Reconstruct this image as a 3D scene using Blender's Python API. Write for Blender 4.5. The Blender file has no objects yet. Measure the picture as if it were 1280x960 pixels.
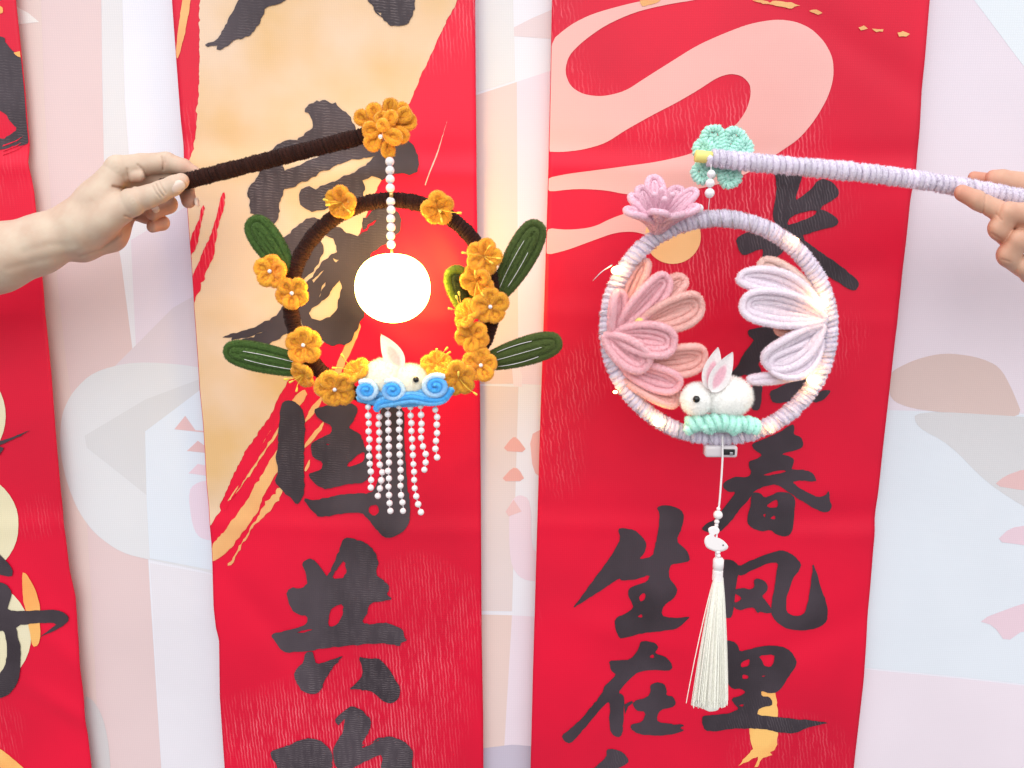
import bpy, math, random
import numpy as np
from mathutils import Matrix, Vector
from mathutils.geometry import delaunay_2d_cdt

random.seed(7)
rng = np.random.default_rng(7)
scene = bpy.context.scene
col = scene.collection
PI = math.pi

# ------------------------------------------------------------------ camera
CAM_H, PITCH, ROLL, FPX = 1.45, math.radians(10.0), math.radians(0.42), 930.0
cam_data = bpy.data.cameras.new("camera")
cam_data.sensor_width = 36.0
cam_data.lens = 36.0 * FPX / 1280.0
cam_data.clip_start, cam_data.clip_end = 0.02, 100.0
cam = bpy.data.objects.new("camera", cam_data)
col.objects.link(cam)
CAM_M = Matrix.Translation((0, 0, CAM_H)) @ Matrix.Rotation(PI / 2 - PITCH, 4, 'X') @ Matrix.Rotation(ROLL, 4, 'Z')
cam.matrix_world = CAM_M
scene.camera = cam

# ------------------------------------------------------------------ world and lamps (soft indoor light)
world = bpy.data.worlds.new("World")
scene.world = world
world.use_nodes = True
bg = world.node_tree.nodes["Background"]
bg.inputs[1].default_value = 0.91
_nt = world.node_tree          # room gradient made up for shading: bright above, darker below
_tc = _nt.nodes.new('ShaderNodeTexCoord'); _sp = _nt.nodes.new('ShaderNodeSeparateXYZ'); _rp = _nt.nodes.new('ShaderNodeValToRGB')
_mr = _nt.nodes.new('ShaderNodeMapRange'); _mr.inputs[1].default_value = -1.0
_rp.color_ramp.elements[0].position = 0.46; _rp.color_ramp.elements[0].color = (0.36, 0.36, 0.37, 1)
_rp.color_ramp.elements[1].position = 0.86; _rp.color_ramp.elements[1].color = (2.35, 2.38, 2.42, 1)
_nt.links.new(_tc.outputs['Generated'], _sp.inputs[0]); _nt.links.new(_sp.outputs[2], _mr.inputs[0])
_nt.links.new(_mr.outputs[0], _rp.inputs[0]); _nt.links.new(_rp.outputs[0], bg.inputs[0])


def area_light(name, loc, target, sx, sy, power, color):
    d = bpy.data.lights.new(name, 'AREA')
    d.shape = 'RECTANGLE'; d.size = sx; d.size_y = sy
    d.energy = power; d.color = color
    o = bpy.data.objects.new(name, d)
    o.location = loc
    o.rotation_euler = (Vector(target) - Vector(loc)).to_track_quat('-Z', 'Y').to_euler()
    col.objects.link(o)
    return o


area_light("added_soft_light", (-0.6, -2.0, 2.7), (0, 1.0, 1.25), 3.2, 2.2, 40.0, (1.0, 0.98, 0.95))  # unseen soft light added above and in front

scene.view_settings.view_transform = 'Standard'
scene.view_settings.look = 'None'
scene.view_settings.exposure = 0.0
scene.view_settings.gamma = 1.0
scene.view_settings.use_curve_mapping = False
scene.cycles.use_denoising = True
scene.cycles.sample_clamp_indirect = 4.0
scene.cycles.max_bounces = 6

# ------------------------------------------------------------------ helpers: pixels of the photograph to places
R3 = np.array(CAM_M.to_3x3())
C3 = np.array(CAM_M.translation)
YL = 0.92          # the plane the lanterns hang in
YB = 1.06          # the plane of the red banners
YW = 1.076         # the backdrop


def at(px, py, Y):
    d = R3 @ np.array([(px - 640.0) / FPX, -(py - 480.0) / FPX, -1.0])
    t = (Y - C3[1]) / d[1]
    return C3 + d * t


def atv(pts, Y):
    pts = np.asarray(pts, float)
    d = np.stack([(pts[:, 0] - 640) / FPX, -(pts[:, 1] - 480) / FPX, -np.ones(len(pts))], 1) @ R3.T
    t = (Y - C3[1]) / d[:, 1]
    return C3 + d * t[:, None]


U = YL * math.cos(PITCH) / FPX * 1.015      # metres in one photograph pixel at the lanterns


def P(px, py, dy=0.0):
    return at(px, py, YL + dy * U)


def S(r, g, b, k=1.0):
    def f(c):
        c = c / 255.0
        return (c / 12.92 if c <= 0.04045 else ((c + 0.055) / 1.055) ** 2.4) * k
    return (f(r), f(g), f(b))


def nrm(v):
    v = np.asarray(v, float)
    return v / (np.linalg.norm(v) + 1e-12)


# ------------------------------------------------------------------ mesh builder
class MB:
    def __init__(self):
        self.v, self.f3, self.f4, self.c, self.n = [], [], [], [], 0

    def add(self, v, tris=None, quads=None, c=(1, 1, 1)):
        v = np.asarray(v, float).reshape(-1, 3)
        c = np.asarray(c, float)
        if c.ndim == 1:
            c = np.tile(c, (len(v), 1))
        if tris is not None and len(tris):
            self.f3.append(np.asarray(tris, int) + self.n)
        if quads is not None and len(quads):
            self.f4.append(np.asarray(quads, int) + self.n)
        self.v.append(v); self.c.append(c); self.n += len(v)
        return self

    def mesh(self, name, origin):
        v = np.concatenate(self.v) - origin
        c = np.concatenate(self.c)
        f3 = np.concatenate(self.f3) if self.f3 else np.zeros((0, 3), int)
        f4 = np.concatenate(self.f4) if self.f4 else np.zeros((0, 4), int)
        me = bpy.data.meshes.new(name)
        me.vertices.add(len(v))
        me.vertices.foreach_set("co", v.astype(np.float32).ravel())
        nl = f3.size + f4.size
        me.loops.add(nl)
        me.loops.foreach_set("vertex_index", np.concatenate([f3.ravel(), f4.ravel()]).astype(np.int32))
        npoly = len(f3) + len(f4)
        me.polygons.add(npoly)
        tot = np.concatenate([np.full(len(f3), 3), np.full(len(f4), 4)])
        st = np.concatenate([[0], np.cumsum(tot)[:-1]]) if npoly else np.zeros(0)
        me.polygons.foreach_set("loop_start", st.astype(np.int32))
        me.polygons.foreach_set("use_smooth", np.ones(npoly, bool))
        me.update(calc_edges=True)
        a = me.color_attributes.new("Col", 'FLOAT_COLOR', 'POINT')
        a.data.foreach_set("color", np.concatenate([c, np.ones((len(c), 1))], 1).astype(np.float32).ravel())
        me.validate()
        return me

    def build(self, name, mat, parent=None, origin=None):
        allv = np.concatenate(self.v)
        if origin is None:
            origin = (allv.min(0) + allv.max(0)) / 2
        origin = np.asarray(origin, float)
        me = self.mesh(name, origin)
        me.materials.append(mat)
        return link(name, me, origin, parent)


WORLD = {}


def link(name, data, origin, parent=None):
    o = bpy.data.objects.new(name, data)
    col.objects.link(o)
    origin = np.asarray(origin, float)
    WORLD[o.name] = origin
    if parent is not None:
        o.parent = parent
        o.location = origin - WORLD[parent.name]
    else:
        o.location = origin
    return o


def thing(name, label, cat, origin, group=None):
    o = link(name, None, origin)
    o["label"] = label; o["category"] = cat
    if group:
        o["group"] = group
    return o


def frames(pts, closed=False):
    pts = np.asarray(pts, float)
    if closed:
        t = np.roll(pts, -1, 0) - np.roll(pts, 1, 0)
    else:
        t = np.gradient(pts, axis=0)
    t /= np.linalg.norm(t, axis=1)[:, None] + 1e-12
    n = np.zeros_like(t)
    a = np.array([0, 0, 1.0]) if abs(t[0][2]) < 0.9 else np.array([1.0, 0, 0])
    n[0] = nrm(np.cross(t[0], a))
    for i in range(1, len(pts)):
        v = n[i - 1] - t[i] * np.dot(n[i - 1], t[i])
        n[i] = v / (np.linalg.norm(v) + 1e-12)
    b = np.cross(t, n)
    return t, n, b


def fuzz(mb, p, nor, c, length, width, spread=0.7, var=(0.8, 1.16)):
    """short pile: one thin triangle at every point"""
    k = len(p)
    if k == 0:
        return
    j = rng.normal(size=(k, 3)) * spread
    d = nor + j
    d /= np.linalg.norm(d, axis=1)[:, None]
    t = np.cross(d, rng.normal(size=(k, 3)))
    t /= np.linalg.norm(t, axis=1)[:, None] + 1e-9
    L = length * rng.uniform(0.45, 1.2, (k, 1))
    b = p - nor * length * 0.25
    v = np.stack([b + t * width, b - t * width, b + d * (L + length * 0.25)], 1).reshape(-1, 3)
    cc = np.repeat(c * rng.uniform(*var, (k, 1)), 3, 0)
    mb.add(v, tris=np.arange(3 * k).reshape(k, 3), c=cc)


def tube(mb, pts, r, c, sides=8, closed=False, pile=0.0, plen=0.0012, pw=0.00034, keep=None, caps=True):
    """tube along pts; pile = spikes per square mm"""
    pts = np.asarray(pts, float)
    n = len(pts)
    r = np.full(n, r) if np.ndim(r) == 0 else np.asarray(r, float)
    c = np.asarray(c, float)
    cc = np.tile(c, (n, 1)) if c.ndim == 1 else c
    t, nn, bb = frames(pts, closed)
    a = np.linspace(0, 2 * PI, sides, endpoint=False)
    dirs = nn[:, None, :] * np.cos(a)[None, :, None] + bb[:, None, :] * np.sin(a)[None, :, None]
    v = pts[:, None, :] + dirs * r[:, None, None]
    m = n if closed else n - 1
    i = np.arange(m)[:, None]; j = np.arange(sides)[None, :]
    i2 = (i + 1) % n; j2 = (j + 1) % sides
    q = np.stack([i * sides + j, i * sides + j2, i2 * sides + j2, i2 * sides + j], -1).reshape(-1, 4)
    vv = v.reshape(-1, 3); vc = np.repeat(cc, sides, 0)
    if closed or not caps:
        mb.add(vv, quads=q, c=vc)
    else:
        e0 = pts[0] - t[0] * r[0] * 0.7; e1 = pts[-1] + t[-1] * r[-1] * 0.7
        vv = np.concatenate([vv, [e0, e1]]); vc = np.concatenate([vc, [cc[0], cc[-1]]])
        k = n * sides
        jj = np.arange(sides); jn = (jj + 1) % sides
        tr = np.concatenate([np.stack([np.full(sides, k), jn, jj], 1),
                             np.stack([np.full(sides, k + 1), (n - 1) * sides + jj, (n - 1) * sides + jn], 1)])
        mb.add(vv, tris=tr, quads=q, c=vc)
    if pile > 0:
        seg = np.linalg.norm(np.diff(pts, axis=0), axis=1)
        area = float((seg * (r[:-1] + r[1:]) * PI).sum()) * 1e6
        k = int(area * pile)
        w = seg / seg.sum()
        idx = rng.choice(len(seg), k, p=w)
        f = rng.random(k)[:, None]
        ang = rng.uniform(0, 2 * PI, k)[:, None]
        nor = (nn[idx] * (1 - f) + nn[idx + 1] * f) * np.cos(ang) + (bb[idx] * (1 - f) + bb[idx + 1] * f) * np.sin(ang)
        ctr = pts[idx] * (1 - f) + pts[idx + 1] * f
        p = ctr + nor * (r[idx][:, None] * (1 - f) + r[idx + 1][:, None] * f)
        cf = cc[idx]
        if keep is not None:
            out = ((p - keep(idx)) * nor).sum(1) > 0.0
            p, nor, cf = p[out], nor[out], cf[out]
        fuzz(mb, p, nor, cf, plen, pw)
    return mb


def wrapped(mb, center, R, rw, pitch, c, pile=0.8, plen=0.0012, closed=False, core=(0.02, 0.02, 0.02), jitter=0.0, sides=7, steps=14, irregular=0.0):
    """chenille stem wound round a core that follows center"""
    center = np.asarray(center, float)
    pts = np.concatenate([center, center[:1]]) if closed else center
    seg = np.linalg.norm(np.diff(pts, axis=0), axis=1)
    s = np.concatenate([[0], np.cumsum(seg)])
    turns = s[-1] / pitch
    if closed:
        turns = round(turns)
    n = int(turns * steps)
    u = np.linspace(0, 1, n)
    t, nn, bb = frames(pts)
    sv = u * s[-1]
    ph = 2 * PI * turns * u
    if irregular:
        k = int(turns) + 3
        off = np.cumsum(rng.normal(0, irregular, k)); off -= np.linspace(off[0], off[-1], k)
        sv = np.clip(sv + np.interp(u * turns, np.arange(k), off) * pitch, 0, s[-1])
    ip = lambda a: np.stack([np.interp(sv, s, a[:, i]) for i in range(3)], 1)
    cx, n2, b2 = ip(pts), ip(nn), ip(bb)
    Rj = R * (1 + jitter * np.interp(u * turns * 1.3, np.arange(int(turns * 1.3) + 3), rng.normal(size=int(turns * 1.3) + 3)))
    hel = cx + (n2 * np.cos(ph)[:, None] + b2 * np.sin(ph)[:, None]) * Rj[:, None]
    rj = rw * (1 + 0.10 * np.interp(u * turns, np.arange(int(turns) + 3), rng.normal(size=int(turns) + 3)))
    cv = np.asarray(c, float)[None, :] * (1 + 0.06 * np.interp(u * turns, np.arange(int(turns) + 3), rng.normal(size=int(turns) + 3)))[:, None]
    tube(mb, pts, R, core, 8, caps=True)
    tube(mb, hel, rj, cv, sides, pile=pile, plen=plen, keep=lambda i: cx[i])
    return mb


def sphere(mb, c, rx, ry=None, rz=None, color=(1, 1, 1), seg=20, rings=12, rot=None, power=1.0):
    ry = rx if ry is None else ry; rz = rx if rz is None else rz
    th = np.linspace(0, PI, rings + 1)[1:-1]
    ph = np.linspace(0, 2 * PI, seg, endpoint=False)
    x = np.sin(th)[:, None] * np.cos(ph)[None]; y = np.sin(th)[:, None] * np.sin(ph)[None]
    z = np.cos(th)[:, None] * np.ones(seg)[None]
    v = np.stack([x, y, z], -1).reshape(-1, 3)
    v = np.concatenate([v, [[0, 0, 1], [0, 0, -1]]]) * [rx, ry, rz]
    if rot is not None:
        v = v @ np.asarray(rot).T
    v = v + np.asarray(c)
    m = rings - 1
    i = np.arange(m - 1)[:, None]; j = np.arange(seg)[None]
    q = np.stack([i * seg + j, (i + 1) * seg + j, (i + 1) * seg + (j + 1) % seg, i * seg + (j + 1) % seg], -1).reshape(-1, 4)
    jj = np.arange(seg); jn = (jj + 1) % seg; k = m * seg
    tr = np.concatenate([np.stack([np.full(seg, k), jj, jn], 1), np.stack([np.full(seg, k + 1), (m - 1) * seg + jn, (m - 1) * seg + jj], 1)])
    mb.add(v, tris=tr, quads=q, c=color)
    return mb


def pompom(mb, c, rx, ry, rz, color, pile, plen, rot=None):
    sphere(mb, c, rx, ry, rz, color, 28, 18, rot)
    k = int(4 * PI * ((rx * ry) ** 1.6 / 3 + (rx * rz) ** 1.6 / 3 + (ry * rz) ** 1.6 / 3) ** (1 / 1.6) * 1e6 * pile)
    d = rng.normal(size=(k, 3)); d /= np.linalg.norm(d, axis=1)[:, None]
    p = d * [rx, ry, rz]; nor = d / [rx, ry, rz]; nor /= np.linalg.norm(nor, axis=1)[:, None]
    if rot is not None:
        p = p @ np.asarray(rot).T; nor = nor @ np.asarray(rot).T
    fuzz(mb, p + np.asarray(c), nor, np.tile(np.asarray(color, float), (k, 1)), plen, 0.0002, 0.5, (0.94, 1.04) if min(color) > 0.7 else (0.8, 1.16))
    return mb


def lathe(mb, prof, c, color, seg=32, axis=None):
    prof = np.asarray(prof, float)
    a = np.linspace(0, 2 * PI, seg, endpoint=False)
    v = np.stack([prof[:, 0][:, None] * np.cos(a), prof[:, 0][:, None] * np.sin(a), prof[:, 1][:, None] * np.ones(seg)], -1).reshape(-1, 3)
    if axis is not None:
        ax = nrm(axis); x = nrm(np.cross(ax, [0.3, 1, 0.2])); y = np.cross(ax, x)
        v = v @ np.stack([x, y, ax])
    n = len(prof)
    i = np.arange(n - 1)[:, None]; j = np.arange(seg)[None]
    q = np.stack([i * seg + j, i * seg + (j + 1) % seg, (i + 1) * seg + (j + 1) % seg, (i + 1) * seg + j], -1).reshape(-1, 4)
    mb.add(v + np.asarray(c), quads=q, c=color)
    return mb


def spline(pts, n):
    """Catmull-Rom through pts"""
    p = np.asarray(pts, float)
    p = np.concatenate([[2 * p[0] - p[1]], p, [2 * p[-1] - p[-2]]])
    m = len(p) - 3
    u = np.linspace(0, m - 1e-9, n)
    i = u.astype(int); t = (u - i)[:, None]
    a, b, c, d = p[i], p[i + 1], p[i + 2], p[i + 3]
    return 0.5 * ((2 * b) + (-a + c) * t + (2 * a - 5 * b + 4 * c - d) * t ** 2 + (-a + 3 * b - 3 * c + d) * t ** 3)


# ------------------------------------------------------------------ materials
def new_mat(name):
    m = bpy.data.materials.new(name)
    m.use_nodes = True
    nt = m.node_tree
    return m, nt, nt.nodes["Principled BSDF"]


def nd(nt, typ, **kw):
    n = nt.nodes.new(typ)
    for k, v in kw.items():
        setattr(n, k, v)
    return n


def ramp(nt, src, lo, hi, c0=(0, 0, 0, 1), c1=(1, 1, 1, 1)):
    r = nd(nt, 'ShaderNodeValToRGB')
    r.color_ramp.elements[0].position = lo; r.color_ramp.elements[1].position = hi
    r.color_ramp.elements[0].color = c0; r.color_ramp.elements[1].color = c1
    nt.links.new(src, r.inputs[0])
    return r.outputs[0]


def mixc(nt, fac, a, b, mode='MIX'):
    m = nd(nt, 'ShaderNodeMix', data_type='RGBA', blend_type=mode)
    for sock, val in ((m.inputs[0], fac), (m.inputs[6], a), (m.inputs[7], b)):
        if hasattr(val, 'links'):
            nt.links.new(val, sock)
        elif isinstance(val, (int, float)):
            sock.default_value = val
        else:
            sock.default_value = (*val[:3], 1)
    return m.outputs[2]


def velvet(name, sheen=0.5, rough=0.95, trans=0.0, tint=(1, 1, 1)):
    m, nt, b = new_mat(name)
    a = nd(nt, 'ShaderNodeVertexColor', layer_name="Col")
    g = nd(nt, 'ShaderNodeNewGeometry')
    no = nd(nt, 'ShaderNodeTexNoise'); no.inputs['Scale'].default_value = 420.0; no.inputs['Detail'].default_value = 3
    nt.links.new(g.outputs['Position'], no.inputs['Vector'])
    v = ramp(nt, no.outputs[0], 0.3, 0.75, (0.90, 0.90, 0.90, 1), (1.06, 1.06, 1.06, 1))
    c = mixc(nt, 1.0, a.outputs[0], v, 'MULTIPLY')
    nt.links.new(c, b.inputs['Base Color'])
    b.inputs['Roughness'].default_value = rough
    b.inputs['Specular IOR Level'].default_value = 0.15
    b.inputs['Sheen Weight'].default_value = sheen
    b.inputs['Sheen Roughness'].default_value = 0.45
    b.inputs['Sheen Tint'].default_value = (*tint, 1)
    if trans:
        tr = nd(nt, 'ShaderNodeBsdfTranslucent')
        nt.links.new(c, tr.inputs[0])
        mx = nd(nt, 'ShaderNodeMixShader'); mx.inputs[0].default_value = trans
        out = nt.nodes['Material Output']
        nt.links.new(b.outputs[0], mx.inputs[1]); nt.links.new(tr.outputs[0], mx.inputs[2])
        nt.links.new(mx.outputs[0], out.inputs[0])
    return m


def plain(name, c, rough=0.5, spec=0.5, coat=0.0, metal=0.0, emit=None, es=0.0, sss=0.0):
    m, nt, b = new_mat(name)
    b.inputs['Base Color'].default_value = (*c, 1)
    b.inputs['Roughness'].default_value = rough
    b.inputs['Specular IOR Level'].default_value = spec
    b.inputs['Coat Weight'].default_value = coat
    b.inputs['Metallic'].default_value = metal
    if emit:
        b.inputs['Emission Color'].default_value = (*emit, 1)
        b.inputs['Emission Strength'].default_value = es
    return m


def fabric(name, c, c2=None, mottle=8.0, lines=0.0, line_col=None, line_rot=0.0, line_scale=190.0, rough=0.55, spec=0.35, weave=0.03, mask_scale=3.2, mask=(0.55, 0.68), line_dist=3.0):
    """printed polyester banner cloth: mottled ink, fine weave, moire streaks mixed into the base colour"""
    m, nt, b = new_mat(name)
    g = nd(nt, 'ShaderNodeNewGeometry')
    pos = g.outputs['Position']
    no = nd(nt, 'ShaderNodeTexNoise'); no.inputs['Scale'].default_value = mottle; no.inputs['Detail'].default_value = 4
    no.inputs['Roughness'].default_value = 0.45
    nt.links.new(pos, no.inputs['Vector'])
    c2 = c2 or tuple(x * 0.9 for x in c)
    base = mixc(nt, ramp(nt, no.outputs[0], 0.38, 0.66), c, c2)
    # weave
    hts = []
    for rot, sc in ((0.0, 640.0), (PI / 2, 640.0)):
        mp = nd(nt, 'ShaderNodeMapping'); mp.inputs['Rotation'].default_value = (0, rot, 0)
        nt.links.new(pos, mp.inputs['Vector'])
        w = nd(nt, 'ShaderNodeTexWave', wave_type='BANDS', bands_direction='X'); w.inputs['Scale'].default_value = sc / 6.283 * 1.0
        w.inputs['Distortion'].default_value = 0.4
        nt.links.new(mp.outputs[0], w.inputs['Vector'])
        hts.append(w.outputs['Fac'])
    mm = nd(nt, 'ShaderNodeMath', operation='MULTIPLY')
    nt.links.new(hts[0], mm.inputs[0]); nt.links.new(hts[1], mm.inputs[1])
    wv = ramp(nt, mm.outputs[0], 0.0, 1.0, (1 - weave, 1 - weave, 1 - weave, 1), (1 + weave, 1 + weave, 1 + weave, 1))
    base = mixc(nt, 1.0, base, wv, 'MULTIPLY')
    if lines > 0:
        mp = nd(nt, 'ShaderNodeMapping'); mp.inputs['Rotation'].default_value = (0, line_rot, 0)
        nt.links.new(pos, mp.inputs['Vector'])
        w = nd(nt, 'ShaderNodeTexWave', wave_type='BANDS', bands_direction='X')
        w.inputs['Scale'].default_value = line_scale / 6.283
        w.inputs['Distortion'].default_value = line_dist; w.inputs['Detail'].default_value = 2
        w.inputs['Detail Scale'].default_value = 1.4
        nt.links.new(mp.outputs[0], w.inputs['Vector'])
        n2 = nd(nt, 'ShaderNodeTexNoise'); n2.inputs['Scale'].default_value = mask_scale; n2.inputs['Detail'].default_value = 1
        nt.links.new(pos, n2.inputs['Vector'])
        n3 = nd(nt, 'ShaderNodeTexNoise'); n3.inputs['Scale'].default_value = 60; n3.inputs['Detail'].default_value = 2
        mp3 = nd(nt, 'ShaderNodeMapping'); mp3.inputs['Rotation'].default_value = (0, line_rot, 0); mp3.inputs['Scale'].default_value = (2.5, 1, 0.6)
        nt.links.new(pos, mp3.inputs['Vector']); nt.links.new(mp3.outputs[0], n3.inputs['Vector'])
        k = nd(nt, 'ShaderNodeMath', operation='MULTIPLY')
        nt.links.new(ramp(nt, w.outputs['Fac'], 0.55, 0.95), k.inputs[0]); nt.links.new(ramp(nt, n2.outputs[0], *mask), k.inputs[1])
        k1 = nd(nt, 'ShaderNodeMath', operation='MULTIPLY')
        nt.links.new(k.outputs[0], k1.inputs[0]); nt.links.new(ramp(nt, n3.outputs[0], 0.35, 0.65), k1.inputs[1])
        k2 = nd(nt, 'ShaderNodeMath', operation='MULTIPLY'); k2.inputs[1].default_value = lines
        nt.links.new(k1.outputs[0], k2.inputs[0])
        base = mixc(nt, k2.outputs[0], base, line_col)
    nt.links.new(base, b.inputs['Base Color'])
    b.inputs['Roughness'].default_value = rough
    b.inputs['Specular IOR Level'].default_value = spec
    bp = nd(nt, 'ShaderNodeBump'); bp.inputs['Strength'].default_value = 0.12; bp.inputs['Distance'].default_value = 0.0006
    nt.links.new(mm.outputs[0], bp.inputs['Height'])
    nt.links.new(bp.outputs[0], b.inputs['Normal'])
    return m


RED = S(232, 4, 54)
M = {}
M['red'] = fabric('banner_red', RED, S(208, 4, 48), 3.0, 0.7, S(245, 120, 132), 0.06, 400.0, rough=0.5, spec=0.36)
M['red2'] = fabric('banner_red_slanted', S(230, 4, 53), S(204, 4, 48), 3.0, 0.7, S(245, 120, 132), 0.16, 360.0, rough=0.5, spec=0.36, line_dist=5.0)
M['ink'] = fabric('ink_black', S(76, 66, 73), S(56, 47, 53), 9.0, 0.55, S(128, 116, 120), 1.50, 560.0, rough=0.6, spec=0.3, mask=(0.44, 0.66), line_dist=4.5)
M['ink2'] = fabric('ink_black_slanted', S(70, 60, 68), S(50, 42, 48), 9.0, 0.5, S(116, 106, 112), 0.3, 500.0, rough=0.6, spec=0.3, mask=(0.44, 0.66), line_dist=4.5)
M['tan'] = fabric('print_gold', S(228, 200, 176), S(220, 182, 132), 7.0, rough=0.5, spec=0.12)
M['tan_stripe'] = fabric('print_gold_stroke', S(236, 184, 124), S(230, 165, 110), 14.0, rough=0.5, spec=0.12)
M['pink'] = fabric('print_pink', S(240, 186, 180), S(236, 176, 170), 4.0, rough=0.5, spec=0.12)
M['peach'] = fabric('print_peach', S(250, 206, 150), S(248, 196, 138), 8.0, rough=0.5, spec=0.12)
M['cream'] = fabric('print_cream', S(236, 226, 196), S(228, 216, 180), 6.0, rough=0.5, spec=0.12)
M['orange'] = fabric('print_orange', S(250, 196, 116), S(244, 160, 90), 12.0, rough=0.5, spec=0.12)


def sheet(name, c):
    return fabric(name, c, tuple(x * 0.95 for x in c), 5.0, rough=0.7, spec=0.2, weave=0.03)


M['wall'] = sheet('backdrop_white', S(236, 234, 243))

# ------------------------------------------------------------------ cloth surfaces and prints
CREASES = [at(600, 211, YB)[2], at(600, 395, YB)[2], at(600, 660, YB)[2]]


def off_banner(seed, amp=1.0):
    a, b, c = [random.Random(seed * 10 + i).uniform(0, 6.28) for i in range(3)]
    rd = random.Random(seed + 77)
    dents = [(rd.uniform(-0.7, 0.6), rd.uniform(0.7, 1.8), rd.uniform(0, PI), rd.uniform(0.05, 0.16), rd.uniform(0.016, 0.03), rd.uniform(-0.0034, 0.0034)) for _ in range(26)]

    def f(x, z):
        y = 0.0025 * amp * np.sin(9 * x + 2.2 * z + a) + 0.0014 * amp * np.sin(17 * x - 5 * z + b) + 0.002 * amp * np.sin(7 * z + c)
        for (dx_, dz_, an, la, lb, am) in dents:
            p_ = (x - dx_) * math.cos(an) + (z - dz_) * math.sin(an); q_ = (z - dz_) * math.cos(an) - (x - dx_) * math.sin(an)
            y = y + am * amp * np.exp(-(p_ / la) ** 2 - (q_ / lb) ** 2)
        for i, zc in enumerate(CREASES):
            dz = z - zc + 0.006 * np.sin(6 * x + seed)
            y = y - (0.002, 0.0006, 0.0009)[i] * np.exp(-(dz / 0.013) ** 2) + (0.0015, 0.0004, 0.0006)[i] * np.exp(-((dz - 0.028) / 0.017) ** 2)
        return y
    return f


def off_wall(x, z):
    return 0.003 * np.sin(11 * x + 0.5 * z + 0.8) + 0.001 * np.sin(19 * x - 0.4 * z)


def cloth(name, left, right, Y, off, mat, parent, top=-90, bot=1060, cols=70, rows=210):
    py = np.linspace(top, bot, rows)
    l = np.interp(py, [p[1] for p in left], [p[0] for p in left])
    r = np.interp(py, [p[1] for p in right], [p[0] for p in right])
    u = np.linspace(0, 1, cols)
    px = l[:, None] * (1 - u) + r[:, None] * u
    pts = np.stack([px, np.repeat(py[:, None], cols, 1)], -1).reshape(-1, 2)
    w = atv(pts, Y)
    w[:, 1] = Y + off(w[:, 0], w[:, 2])
    i = np.arange(rows - 1)[:, None]; j = np.arange(cols - 1)[None]
    q = np.stack([i * cols + j, (i + 1) * cols + j, (i + 1) * cols + j + 1, i * cols + j + 1], -1).reshape(-1, 4)
    mb = MB().add(w, quads=q)
    o = mb.build(name, mat, parent)
    sm = o.modifiers.new("thickness", 'SOLIDIFY'); sm.thickness = 0.0007; sm.offset = -1.0
    return o


def chaikin(p, it=1):
    p = np.asarray(p, float)
    for _ in range(it):
        q = np.roll(p, -1, 0)
        p = np.stack([0.78 * p + 0.22 * q, 0.22 * p + 0.78 * q], 1).reshape(-1, 2)
    return p


def roughen(p, step, amp, r):
    out = []
    n = len(p)
    for i in range(n):
        a, b = p[i], p[(i + 1) % n]
        L = np.hypot(*(b - a)); k = max(1, int(L / step))
        for j in range(k):
            out.append(a + (b - a) * j / k)
    out = np.array(out)
    if amp > 0:
        t = np.roll(out, -1, 0) - np.roll(out, 1, 0)
        t /= np.linalg.norm(t, axis=1)[:, None] + 1e-9
        nn = np.stack([-t[:, 1], t[:, 0]], 1)
        e = r.normal(size=len(out)); e = (e + 0.6 * np.roll(e, 1)) * amp
        big = r.random(len(out)) < 0.05
        e = e + big * r.normal(size=len(out)) * amp * 2.0
        out = out + nn * e[:, None]
    return out


def inside(loops, q):
    res = np.zeros(len(q), bool)
    for lp in loops:
        x0, y0 = lp[:, 0], lp[:, 1]; x1, y1 = np.roll(x0, -1), np.roll(y0, -1)
        for s in range(0, len(q), 4000):
            X = q[s:s + 4000, 0][:, None]; Yv = q[s:s + 4000, 1][:, None]
            cond = ((y0 > Yv) != (y1 > Yv))
            xi = (x1 - x0) * (Yv - y0) / np.where(y1 == y0, 1e-12, y1 - y0) + x0
            res[s:s + 4000] ^= (np.sum(cond & (X < xi), 1) % 2).astype(bool)
    return res


NPRINT = 0
PRN = np.random.default_rng(3)


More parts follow.
